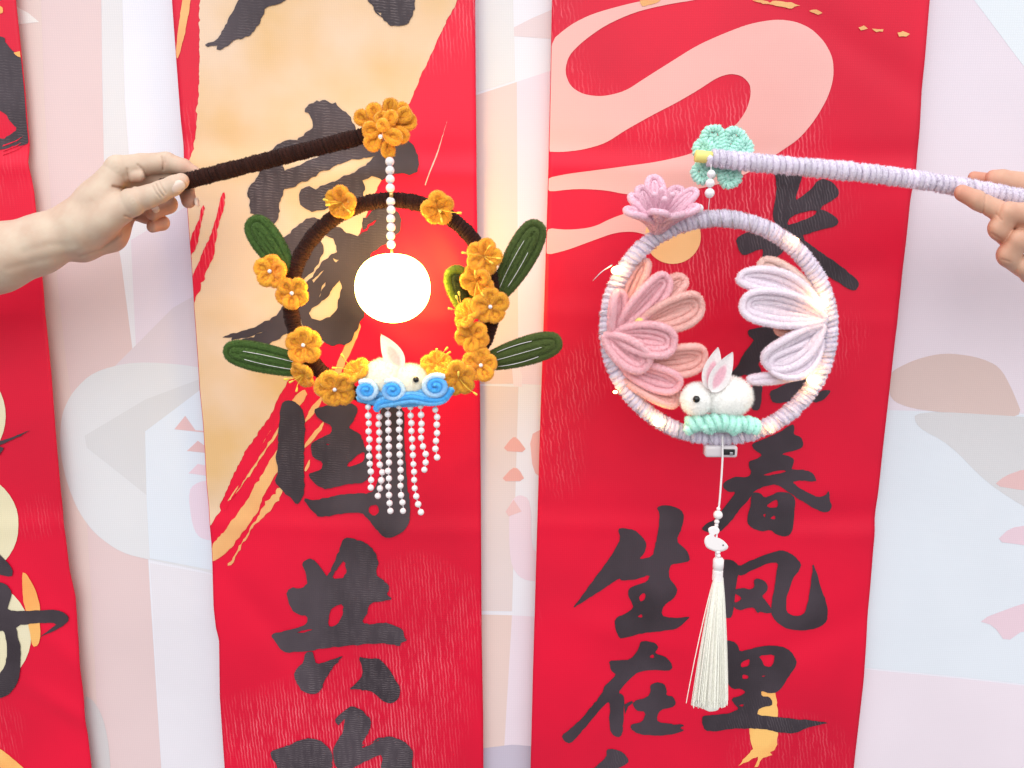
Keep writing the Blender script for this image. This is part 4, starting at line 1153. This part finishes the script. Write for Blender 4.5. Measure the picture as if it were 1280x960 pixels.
m0 = sphere(MB(), P(770, 420, -2), 12 * U, 8 * U, 12 * U, PINK * 0.8, 14, 10)
lot = m0.build("flower", M['soft'], lan2)
yc = sphere(MB(), P(799, 403, -14), 6 * U, 5 * U, 6 * U, S(236, 214, 130), 12, 8); yc.build("flower_heart", M['velvet'], lot)
for (b_, t_, w_, d0, d1, c_, roll) in [
    ((790, 400), (858, 344), 28, 0, 4, PINK2, -0.5), ((772, 412), (838, 344), 36, -6, -16, PINK, 0.3), ((798, 408), (881, 377), 44, -4, -12, PINK2, 0.2),
    ((800, 455), (886, 446), 42, 0, -2, PINK2, 0.2), ((766, 418), (776, 362), 24, -8, -16, PINK, 0.6), ((774, 398), (808, 322), 22, 2, -2, PINK2, -0.4),
    ((772, 466), (852, 502), 34, 0, -4, PINK2, -0.5), ((776, 456), (853, 484), 34, -6, -14, PINK, 0.2), ((768, 418), (847, 430), 42, -12, -26, PINK, -0.1), ((757, 420), (812, 460), 36, -12, -26, PINK, 0.1)]:
    long_petal(lot, b_, t_, w_ + 5, d0, d1, c_, roll=roll, bend=-0.06)

m0 = sphere(MB(), P(1026, 400, -6), 9 * U, 8 * U, 12 * U, LAV * 0.9, 14, 10)
wf = m0.build("flower", M['soft'], lan2)
LAV2 = np.array(S(248, 236, 246))
yc = sphere(MB(), P(1003, 409, -8), 6 * U, 5 * U, 5 * U, S(238, 216, 120), 12, 8); yc.build("flower_heart", M['velvet'], wf)
for (b_, t_, w_, d0, d1, c_, roll, ar, inn) in [
    ((1030, 395), (950, 325), 34, 4, 6, np.array(S(244, 220, 214)), 0.0, -4, 9), ((1030, 392), (923, 345), 36, -6, -14, LAV2, 0.1, -12, 9), ((1030, 398), (926, 379), 50, -10, -22, LAV2, 0.0, -2, 9),  # first petal's peach is warm light painted into its colour
    ((1024, 404), (968, 412), 26, 2, 4, np.array(S(244, 212, 196)), 0.0, 0, 9), ((1028, 408), (955, 456), 46, -10, -20, LAV2, 0.0, 4, 1), ((1030, 455), (934, 475), 17, -4, -12, LAV2, 0.2, 5, 9)]:
    long_petal(wf, b_, t_, w_, d0, d1, c_, roll=roll, bend=-0.05, arch=ar, inner=inn)
pm = long_petal(wf, (1027, 425), (958, 462), 46, -6, -14, LAV2, roll=0.3, bend=0.05, arch=10)

# pink bellflower on top
TUL = np.array(S(240, 198, 214))
axis = nrm(P(829, 238, -30) - P(820, 292, 2))
x_, y_, n_ = basis(axis)
b0_ = P(821, 290, -2)
m0 = MB(); tube(m0, [P(822, 296, 0), b0_ + n_ * 6 * U], 5.5 * U, TUL * 0.85, 9, pile=1.2)
tul = m0.build("flower", M['soft'], lan2)
for k in range(9):
    a = 2 * PI * k / 9 + 0.25
    rad = x_ * math.cos(a) + y_ * math.sin(a); tg = -x_ * math.sin(a) + y_ * math.cos(a)
    ti = 1.12
    d = rad * math.cos(ti) + n_ * math.sin(ti); pn = n_ * math.cos(ti) - rad * math.sin(ti)
    pm = MB()
    loop_petal(pm, b0_ + rad * 2 * U, d, tg, pn, 62 * U * (1 + 0.07 * rng.normal()), 15 * U, 4.0 * U, TUL * (1 + 0.03 * rng.normal()), bend=-0.30 + 0.08 * rng.normal(), cup=0.25, inner=9, pile=1.2, p=0.35, gap=1.7, sides=8)
    pm.build("petal", M['soft'], tul)
m1 = MB()
for k in range(4):
    a = 2 * PI * k / 4
    rad = x_ * math.cos(a) + y_ * math.sin(a)
    tube(m1, spline([b0_, b0_ + n_ * 30 * U + rad * 5 * U, b0_ + n_ * 52 * U + rad * 11 * U], 16), 3.6 * U, TUL * 0.97, 8, pile=1.2)
m1.build("flower_heart", M['soft'], tul)

# rabbit on a mint cushion
WH2 = np.array(S(254, 253, 250))
mb = MB()
pompom(mb, P(872, 499, -18), 20 * U, 17 * U, 20 * U, WH2, 1.7, 0.0042)
pompom(mb, P(909, 496, -16), 30 * U, 22 * U, 25 * U, WH2, 1.7, 0.0046)
rab2 = mb.build("rabbit", M['fur'], lan2)
ear(rab2, (889, 490), (915, 440), 27, -36, S(244, 190, 204), lean=6)
ear(rab2, (884, 486), (897, 434), 25, -30, S(244, 190, 204), lean=6)
bead(rab2, P(870.5, 499, -36), 4.4 * U, 'eye', 'eye')
mb = MB()
sphere(mb, P(900, 532, -12), 42 * U, 9 * U, 9 * U, MINT * 0.8, 20, 10)
cush = mb.build("cushion", M['soft'], lan2)
for (xa, xb, yy, R_, dd) in [(858, 893, 531, 9.5, -18), (880, 921, 529, 10.5, -22), (913, 944, 532, 9.0, -19)]:
    pm = MB()
    pts = spline([P(xa, yy + 2, dd), P((xa + xb) / 2, yy - 3, dd - 3), P(xb, yy + 2, dd)], 30)
    wrapped(pm, pts, R_ * U * 0.72, 4.6 * U, 8.2 * U, MINT, pile=1.6, plen=0.0018, core=MINT * 0.7, jitter=0.05)
    pm.build("cushion_roll", M['soft'], cush)

# battery case
def box(mb, c, sx, sy, sz, color=(1, 1, 1), bev=0.25):
    sx, sy, sz = sx / 2, sy / 2, sz / 2
    b = min(sx, sy, sz) * bev
    prof = [(-sx + b, -sz), (sx - b, -sz), (sx, -sz + b), (sx, sz - b), (sx - b, sz), (-sx + b, sz), (-sx, sz - b), (-sx, -sz + b)]
    v = []
    for (yy, k) in ((-sy, b), (-sy + b, 0), (sy - b, 0), (sy, b)):
        for (x, z) in prof:
            v.append((x - math.copysign(k, x), yy, z - math.copysign(k, z)))
    v = np.array(v) + c
    q = []
    for i_ in range(3):
        for j_ in range(8):
            q.append((i_ * 8 + j_, i_ * 8 + (j_ + 1) % 8, (i_ + 1) * 8 + (j_ + 1) % 8, (i_ + 1) * 8 + j_))
    for (o_, s_) in ((0, 1), (24, -1)):
        for (a_, b_, c_, d_) in ((0, 1, 2, 7), (7, 2, 3, 6), (6, 3, 4, 5)):
            f = (o_ + a_, o_ + b_, o_ + c_, o_ + d_)
            q.append(f[::-1] if s_ == 1 else f)
    mb.add(v, quads=q, c=color)
    return mb


bc = box(MB(), P(900, 563, -2), 41 * U, 16 * U, 15 * U).build("battery_case", M['box'], lan2)
box(MB(), P(911, 565, -11), 15 * U, 3 * U, 7 * U).build("switch_slot", M['black'], bc)
box(MB(), P(914, 567, -13), 4 * U, 3 * U, 4 * U).build("switch", M['wire_and_glint'], bc)

# tassel
SILK = np.array(S(254, 252, 240))
mb = MB()
n_st = 620
for k in range(n_st):
    a = rng.uniform(0, 2 * PI); rr = math.sqrt(rng.random())
    x0, y0 = 5.6 * rr * math.cos(a), 5.6 * rr * math.sin(a)
    x1, y1 = 22 * rr * math.cos(a) * rng.uniform(0.85, 1.12), 15 * rr * math.sin(a) * rng.uniform(0.85, 1.12)
    ln = rng.uniform(0.955, 1.015) - 0.02 * abs(x1) / 22
    if rng.random() < 0.06:
        x1 *= 1.35; y1 *= 1.3
    pts = []
    for u in np.linspace(0, 1, 7):
        s_ = u ** 0.85
        xx = x0 + (x1 - x0) * s_ + 1.0 * math.sin(3 * u + a) * u
        yy = y0 + (y1 - y0) * s_
        pts.append(P(898 - 11 * u + xx, 722 + 163 * u * ln, -10 + yy))
    tube(mb, pts, np.linspace(0.8, 0.55, 7) * U, SILK * rng.uniform(0.94, 1.03), 4, caps=False)
ins_ = [P(898 - 11 * u, 722 + 160 * u, -10) for u in np.linspace(0, 1, 12)]
tube(mb, ins_, (4.6 + (13.0 - 4.6) * np.linspace(0, 1, 12) ** 0.85) * U, SILK, 16)  # solid core added inside so light keeps the strands bright
tas = mb.build("tassel", M['tassel'], lan2)
mb = MB()
capc = P(897.5, 712, -10)
lathe(mb, [(1 * U, 17 * U), (5 * U, 16.5 * U), (7 * U, 14 * U), (7 * U, 2.5 * U), (6.4 * U, 2 * U), (6.6 * U, 1 * U), (5.9 * U, 0.2 * U), (5.8 * U, -15 * U), (5 * U, -17 * U)], capc, S(240, 236, 232), 20)
for zz in np.arange(-14, 0, 1.8):
    th = np.linspace(0, 2 * PI, 24)
    tube(mb, np.stack([capc[0] + 6.0 * U * np.cos(th), capc[1] + 6.0 * U * np.sin(th), np.full(24, capc[2] + zz * U)], 1), 0.9 * U, S(240, 236, 232), 5, caps=False)
mb.build("tassel_cap", M['charm'], tas)
mb = MB()
tube(mb, spline([P(903, 545, -14), P(903, 575, -14), P(900, 620, -12), P(897, 650, -11), P(895, 690, -10), P(897, 700, -10)], 30), 1.3 * U, (1, 1, 1), 6)
cord = mb.build("cord", M['thread'], tas)
for (x_, y_, r_) in [(898, 636, 2.6), (897.5, 643.5, 6.0), (896, 652, 3.4), (895.5, 656.5, 2.6), (897.5, 690, 3.2), (898, 694.5, 3.0)]:
    bead(tas, P(x_, y_, -12), r_ * U, 'plastic_bead')
TC = (800, 540, 960 / 360)
out = chaikin(np.array([(232, 342), (226, 326), (230, 318), (244, 313), (258, 316), (266, 326), (264, 336), (252, 337), (246, 343), (248, 350), (264, 353), (280, 363), (292, 376), (295, 384), (290, 391), (277, 398), (255, 400), (232, 392), (220, 384), (213, 366), (217, 350), (226, 344)], float) / TC[2] + TC[:2], 2)
ctr = out.mean(0)
mb = MB(); vv = []
lay = [(0.86, -3.0), (0.95, -2.4), (1.0, -1.0), (1.0, 1.0), (0.95, 2.4), (0.86, 3.0)]
n_o = len(out)
for (s_, dd) in lay:
    for p_ in out:
        vv.append(P(*(ctr + (p_ - ctr) * s_), -12 + dd))
q = [(i_ * n_o + j_, i_ * n_o + (j_ + 1) % n_o, (i_ + 1) * n_o + (j_ + 1) % n_o, (i_ + 1) * n_o + j_) for i_ in range(5) for j_ in range(n_o)]
res = delaunay_2d_cdt([Vector(p_) for p_ in out], [(i_, (i_ + 1) % n_o) for i_ in range(n_o)], [], 1, 1e-4)
tri = [tuple(f) for f in res[2] if len(f) == 3]
cen = np.array([np.mean([tuple(res[0][i_]) for i_ in f], 0) for f in tri])
tri = [f for f, k in zip(tri, inside([out], cen)) if k]
mb.add(vv, tris=[f for f in tri] + [tuple(5 * n_o + i_ for i_ in f[::-1]) for f in tri], quads=q)
charm = mb.build("rabbit_charm", M['charm'], tas)
charm.data.polygons.foreach_set("use_smooth", np.zeros(len(charm.data.polygons), bool))
bead(tas, P(904, 681.5, -15.5), 0.9 * U, 'eye', 'charm_eye')

# ------------------------------------------------------------------ hands
def skin_mat(name):
    m, nt, b = new_mat(name)
    a = nd(nt, 'ShaderNodeVertexColor', layer_name="Col")
    g = nd(nt, 'ShaderNodeNewGeometry')
    n1 = nd(nt, 'ShaderNodeTexNoise'); n1.inputs['Scale'].default_value = 45; n1.inputs['Detail'].default_value = 5
    nt.links.new(g.outputs['Position'], n1.inputs['Vector'])
    v = ramp(nt, n1.outputs[0], 0.3, 0.7, (0.95, 0.86, 0.83, 1), (1.04, 1.05, 1.04, 1))
    c = mixc(nt, 1.0, a.outputs[0], v, 'MULTIPLY')
    nt.links.new(c, b.inputs['Base Color'])
    b.inputs['Roughness'].default_value = 0.52
    b.inputs['Specular IOR Level'].default_value = 0.35
    b.inputs['Subsurface Weight'].default_value = 0.12
    b.inputs['Subsurface Radius'].default_value = (1.0, 0.35, 0.2)
    b.inputs['Subsurface Scale'].default_value = 0.004
    n2 = nd(nt, 'ShaderNodeTexVoronoi'); n2.inputs['Scale'].default_value = 900
    nt.links.new(g.outputs['Position'], n2.inputs['Vector'])
    bp = nd(nt, 'ShaderNodeBump'); bp.inputs['Strength'].default_value = 0.25; bp.inputs['Distance'].default_value = 0.0004
    nt.links.new(n2.outputs['Distance'], bp.inputs['Height'])
    nt.links.new(bp.outputs[0], b.inputs['Normal'])
    return m


M['skin'] = skin_mat('skin')
M['nail'] = plain('fingernail', S(226, 200, 184), 0.22, 0.5, 0.3)


def surface_nets(F, org, h):
    nx, ny, nz = F.shape
    ins = F < 0
    c = [ins[i:nx - 1 + i, j:ny - 1 + j, k:nz - 1 + k] for i in (0, 1) for j in (0, 1) for k in (0, 1)]
    cnt = sum(x.astype(np.int8) for x in c)
    act = (cnt > 0) & (cnt < 8)
    I = np.argwhere(act)
    ids = np.full(act.shape, -1, np.int64); ids[act] = np.arange(len(I))
    acc = np.zeros((len(I), 3)); num = np.zeros(len(I))
    cor = [(i, j, k) for i in (0, 1) for j in (0, 1) for k in (0, 1)]
    for a in cor:
        for ax in range(3):
            if a[ax] == 0:
                b = list(a); b[ax] = 1
                fa = F[I[:, 0] + a[0], I[:, 1] + a[1], I[:, 2] + a[2]]
                fb = F[I[:, 0] + b[0], I[:, 1] + b[1], I[:, 2] + b[2]]
                m = (fa < 0) != (fb < 0)
                t = np.where(m, fa / np.where(m, fa - fb, 1), 0)
                p = np.repeat(np.array([a], float), len(I), 0); p[:, ax] += t
                acc[m] += p[m]; num[m] += 1
    v = (I + acc / num[:, None]) * h + org
    quads = []
    for ax in range(3):
        o1, o2 = [(1, 2), (2, 0), (0, 1)][ax]
        sl_a = [slice(1, -1)] * 3; sl_a[ax] = slice(0, -1)
        sl_b = [slice(1, -1)] * 3; sl_b[ax] = slice(1, None)
        A, B = ins[tuple(sl_a)], ins[tuple(sl_b)]
        E = np.argwhere(A != B)
        E_ = E.copy()
        for d in range(3):
            if d != ax:
                E_[:, d] += 1
        flip = A[E[:, 0], E[:, 1], E[:, 2]]
        def cid(s1, s2):
            q = E_.copy(); q[:, o1] -= s1; q[:, o2] -= s2
            return ids[q[:, 0], q[:, 1], q[:, 2]]
        q = np.stack([cid(1, 1), cid(0, 1), cid(0, 0), cid(1, 0)], 1)
        q[~flip] = q[~flip][:, ::-1]
        quads.append(q)
    return v, np.concatenate(quads)


def hand_mesh(lo, hi, h, chains, creases, color, k_palm=9.0, k_fing=2.2):
    """chains: (is_palm, [(px, py, depth, radius) ...]); blended into one skin in pixel space"""
    lo, hi = np.array(lo, float), np.array(hi, float)
    n = np.ceil((hi - lo) / h).astype(int)
    X = (lo[0] + h * np.arange(n[0], dtype=np.float32))[:, None, None].astype(np.float32)
    Yv = (lo[1] + h * np.arange(n[1], dtype=np.float32))[None, :, None].astype(np.float32)
    Z = (lo[2] + h * np.arange(n[2], dtype=np.float32))[None, None, :].astype(np.float32)
    D = np.full(n, 60.0, np.float32)

    def cone(a, b):
        a, b = np.array(a, np.float32), np.array(b, np.float32)
        ab = b[:3] - a[:3]; L2 = float(ab @ ab) + 1e-6
        t = np.clip(((X - a[0]) * ab[0] + (Yv - a[1]) * ab[1] + (Z - a[2]) * ab[2]) / L2, 0, 1)
        dx, dy, dz = X - a[0] - t * ab[0], Yv - a[1] - t * ab[1], Z - a[2] - t * ab[2]
        return np.sqrt(dx * dx + dy * dy + dz * dz) - (a[3] + (b[3] - a[3]) * t)

    def smin(a, b, k):
        hh = np.maximum(k - np.abs(a - b), 0) / k
        return np.minimum(a, b) - hh * hh * k * 0.25
    for palm, ch in chains:
        if palm:
            for a, b in zip(ch[:-1], ch[1:]):
                D = smin(D, cone(a, b), k_palm)
    palmD = D.copy()
    for palm, ch in chains:
        if not palm:
            d = None
            for a, b in zip(ch[:-1], ch[1:]):
                c = cone(a, b)
                d = c if d is None else smin(d, c, 3.0)
            near = smin(palmD, d, k_palm)
            # blend with the palm near the root only, stay apart from the other fingers
            root = np.array(ch[0], np.float32)
            w = np.clip(1.6 - np.sqrt((X - root[0]) ** 2 + (Yv - root[1]) ** 2 + (Z - root[2]) ** 2) / (root[3] * 1.8), 0, 1)
            D = np.minimum(smin(D, d, k_fing), near * w + 99 * (1 - w))
    for (pts, depth, width, front) in creases:
        best = np.full((n[0], n[1], 1), 1e9, np.float32)
        for a, b in zip(pts[:-1], pts[1:]):
            ab = np.array(b, np.float32) - np.array(a, np.float32); L2 = float(ab @ ab)
            t = np.clip(((X - a[0]) * ab[0] + (Yv - a[1]) * ab[1]) / L2, 0, 1)
            best = np.minimum(best, (X - a[0] - t * ab[0]) ** 2 + (Yv - a[1] - t * ab[1]) ** 2)
        D = D + 1.6 * depth * np.exp(-best / (width * width)) * (Z < front)
    v, q = surface_nets(D, lo, h)
    # smooth a little
    nb = np.zeros_like(v); ct = np.zeros(len(v))
    for _ in range(1):
        nb[:] = 0; ct[:] = 0
        for i_ in range(4):
            a, b = q[:, i_], q[:, (i_ + 1) % 4]
            np.add.at(nb, a, v[b]); np.add.at(ct, a, 1)
        v = v * 0.5 + 0.5 * nb / ct[:, None]
    cols = color(v)
    for (pts, depth, width, front) in creases:      # darker, redder colour along the creases
        if width > 2:
            continue
        best = np.full(len(v), 1e9)
        for a, b in zip(pts[:-1], pts[1:]):
            ab = np.array(b, float) - np.array(a, float)
            t = np.clip(((v[:, 0] - a[0]) * ab[0] + (v[:, 1] - a[1]) * ab[1]) / float(ab @ ab), 0, 1)
            best = np.minimum(best, (v[:, 0] - a[0] - t * ab[0]) ** 2 + (v[:, 1] - a[1] - t * ab[1]) ** 2)
        k = 0.15 * depth * np.exp(-best / (width * 1.1) ** 2) * (v[:, 2] < front)
        cols = cols * (1 - np.clip(k, 0, 0.5)[:, None] * np.array([0.7, 1.0, 1.05]))
    d = np.stack([(v[:, 0] - 640) / FPX, -(v[:, 1] - 480) / FPX, -np.ones(len(v))], 1) @ R3.T
    t = (YL + v[:, 2] * U - C3[1]) / d[:, 1]
    return C3 + d * t[:, None], q[:, ::-1], cols


def nail(parent, c, axis, R_, L, half, tilt=0.0, up=(0, 0, -1)):
    """curved nail plate in pixel space round the finger axis"""
    c = np.array(c, float); e1 = nrm(axis); w = nrm(np.array(up, float) - e1 * np.dot(up, e1)); e2 = np.cross(e1, w)
    nu, nv = 12, 11
    pts = []
    for lay in (0.0, -1.2):
        for u in np.linspace(-1, 1, nu):
            wd = (1 - 0.35 * max(0, u) ** 4 - 0.25 * max(0, -u) ** 3)
            for s in np.linspace(-1, 1, nv):
                th = s * half * wd + tilt
                uu = u * L / 2 * (1 - 0.18 * s * s) + 0.0
                rr = R_ + lay - 0.9 * abs(s) ** 4 - 0.8 * max(0, -u) ** 3
                pts.append(c + e1 * uu + (w * math.cos(th) + e2 * math.sin(th)) * rr)
    pts = np.array([P(*p_) for p_ in pts])
    i_ = np.arange(nu - 1)[:, None]; j_ = np.arange(nv - 1)[None]
    q = np.stack([i_ * nv + j_, i_ * nv + j_ + 1, (i_ + 1) * nv + j_ + 1, (i_ + 1) * nv + j_], -1).reshape(-1, 4)
    mb = MB().add(pts, quads=np.concatenate([q, q[:, ::-1] + nu * nv]))
    return mb.build("fingernail", M['nail'], parent)


SK1, WARM1 = np.array(S(201, 180, 160)), np.array(S(200, 142, 120))


def col1(v):
    f = np.zeros(len(v))
    for (x, y, z, r, a) in [(236, 252, 8, 22, 0.9), (200, 266, 16, 30, 0.9), (195, 282, 22, 22, 0.9), (232, 224, -22, 16, 0.35), (238, 212, 6, 20, 0.6), (150, 288, 24, 34, 0.9), (118, 318, 20, 22, 0.7), (170, 232, 0, 16, 0.4), (185, 270, 20, 25, 0.8), (205, 205, -4, 8, 0.3)]:
        f = np.maximum(f, a * np.exp(-((v[:, 0] - x) ** 2 + (v[:, 1] - y) ** 2 + (v[:, 2] - z) ** 2) / (r * r)))
    return SK1 * (1 - f[:, None]) + WARM1 * f[:, None]


ch1 = [
    (True, [(-150, 366, 14, 50), (0, 322, 10, 43), (50, 305, 8, 37), (92, 286, 6, 33), (120, 252, 4, 27), (146, 211, 6, 16.5)]),
    (True, [(92, 288, 8, 33), (104, 296, 16, 30), (138, 291, 22, 23), (158, 267, 26, 14)]),
    (True, [(100, 280, 12, 30), (150, 224, 22, 15)]),
    (True, [(100, 286, 0, 30), (122, 277, -6, 25), (166, 253, -17, 17.5)]),
    (True, [(150, 224, 22, 14), (148, 240, 30, 13), (142, 258, 34, 13)]),
    (False, [(146, 211, 6, 16.5), (176, 206, 10, 14.2), (207, 203, 12, 13), (229, 208.5, 8, 10), (243, 215, 4, 7.5)]),
    (False, [(166, 252, -18, 17.5), (186, 245.5, -21, 14.6), (200, 240, -22, 14), (217, 232, -22, 12.8), (226, 227, -20, 10.8)]),
    (False, [(150, 224, 24, 14), (208, 222, 26, 12), (232, 234, 16, 10.5), (236, 251, 8, 9.5)]),
    (False, [(148, 240, 30, 13), (196, 248, 34, 12), (211, 256, 24, 11), (191, 266, 14, 9.5)]),
    (False, [(142, 258, 34, 12), (182, 268, 38, 11), (203, 279, 30, 9), (191, 283, 20, 8)]),
    (True, [(166, 219, 2, 9), (174, 219, 1, 8.5)]),
]
cr1 = [([(195, 230), (198, 237), (204, 245)], 1.1, 1.0, 0), ([(191, 233), (195, 241), (200, 247)], 0.8, 1.0, 0), ([(199.5, 228), (203, 235), (207, 241)], 0.8, 1.0, 0),
       ([(202, 196), (204, 203), (204, 212)], 1.0, 1.2, 20), ([(206, 197), (207, 204)], 0.6, 0.8, 20),
       ([(141, 233), (152, 235), (165, 234)], 1.5, 1.4, 10), ([(172, 206), (180, 213), (183, 224)], 0.9, 1.2, 10), ([(159, 211), (160, 220), (163, 230)], 0.8, 1.2, 10),
       ([(156, 270), (166, 273), (178, 270)], 0.9, 1.2, 30), ([(100, 320), (125, 312), (150, 294)], 0.8, 2.0, 30),
       ([(30, 315), (60, 306), (90, 306)], 0.45, 5.0, 40), ([(10, 336), (50, 326), (95, 318)], 0.5, 4.5, 40)]
w1, q1, c1 = hand_mesh((-170, 172, -52), (262, 418, 76), 1.1, ch1, cr1, col1)
person1 = MB().add(w1, quads=q1, c=c1).build("person", M['skin'])
person1["label"] = "bare forearm and hand from the left pinching the brown lantern handle"
person1["category"] = "person"
nail(person1, (220, 230.5, -21.5), (12, -6, 1), 14.0, 18, 0.66, 0.35)
nail(person1, (239.5, 254.5, 6), (1, 10, -3), 10.0, 12, 0.6, 0.0, up=(1, 0, -0.6))
nail(person1, (193, 265.5, 14), (-10, 4, -4), 10.2, 10, 0.6, 0.0, up=(-0.5, -0.2, -1))

SK2, WARM2 = np.array(S(206, 162, 138)), np.array(S(202, 138, 116))


def col2(v):
    f = np.zeros(len(v))
    for (x, y, z, r, a) in [(1198, 240, -34, 22, 0.9), (1248, 300, -36, 20, 0.5), (1225, 218, 6, 24, 0.9), (1262, 268, -40, 12, 0.3)]:
        f = np.maximum(f, a * np.exp(-((v[:, 0] - x) ** 2 + (v[:, 1] - y) ** 2 + (v[:, 2] - z) ** 2) / (r * r)))
    return SK2 * (1 - f[:, None]) + WARM2 * f[:, None]


ch2 = [
    (True, [(1292, 288, -4, 22), (1322, 292, -4, 28), (1350, 300, 2, 34), (1400, 318, 8, 34), (1440, 332, 10, 30), (1530, 360, 14, 38)]),
    (True, [(1300, 318, -8, 20), (1350, 310, 0, 28)]),
    (False, [(1300, 284, -16, 16), (1275, 274, -26, 14.5), (1247, 263, -33, 13.2), (1222, 250.5, -34, 12.6), (1203, 241.5, -32, 10.8)]),
    (False, [(1308, 278, -20, 16), (1284, 268, -32, 14.5), (1262, 266, -40, 13.8), (1249, 286, -37, 14.5), (1262, 301, -20, 12)]),
    (False, [(1310, 304, -18, 16), (1290, 300, -30, 14.5), (1273, 301, -38, 14), (1260, 319, -33, 14.8), (1276, 333, -16, 13)]),
    (False, [(1310, 326, -12, 15), (1292, 330, -22, 13), (1280, 334, -24, 12.5), (1284, 344, -12, 10)]),
    (False, [(1330, 268, 4, 20), (1290, 232, 5, 16), (1254, 225, 5, 13), (1243, 224, 5, 12)]),
    (False, [(1290, 240, 14, 12), (1240, 226, 13, 9.5), (1218, 222.5, 12, 8.5)]),
]
cr2 = [([(1233, 237), (1231, 252), (1228, 268)], 0.8, 1.2, 0), ([(1240, 292), (1250, 298)], 0.7, 1.2, 0), ([(1252, 324), (1262, 327)], 0.5, 1.2, 0), ([(1246, 268), (1252, 275)], 0.5, 1.2, 0)]
w2, q2, c2 = hand_mesh((1182, 196, -66), (1520, 410, 60), 1.1, ch2, cr2, col2)
person2 = MB().add(w2, quads=q2, c=c2).build("person", M['skin'])
person2["label"] = "bare curled fingers at the right frame edge holding the white lantern handle"
person2["category"] = "person"
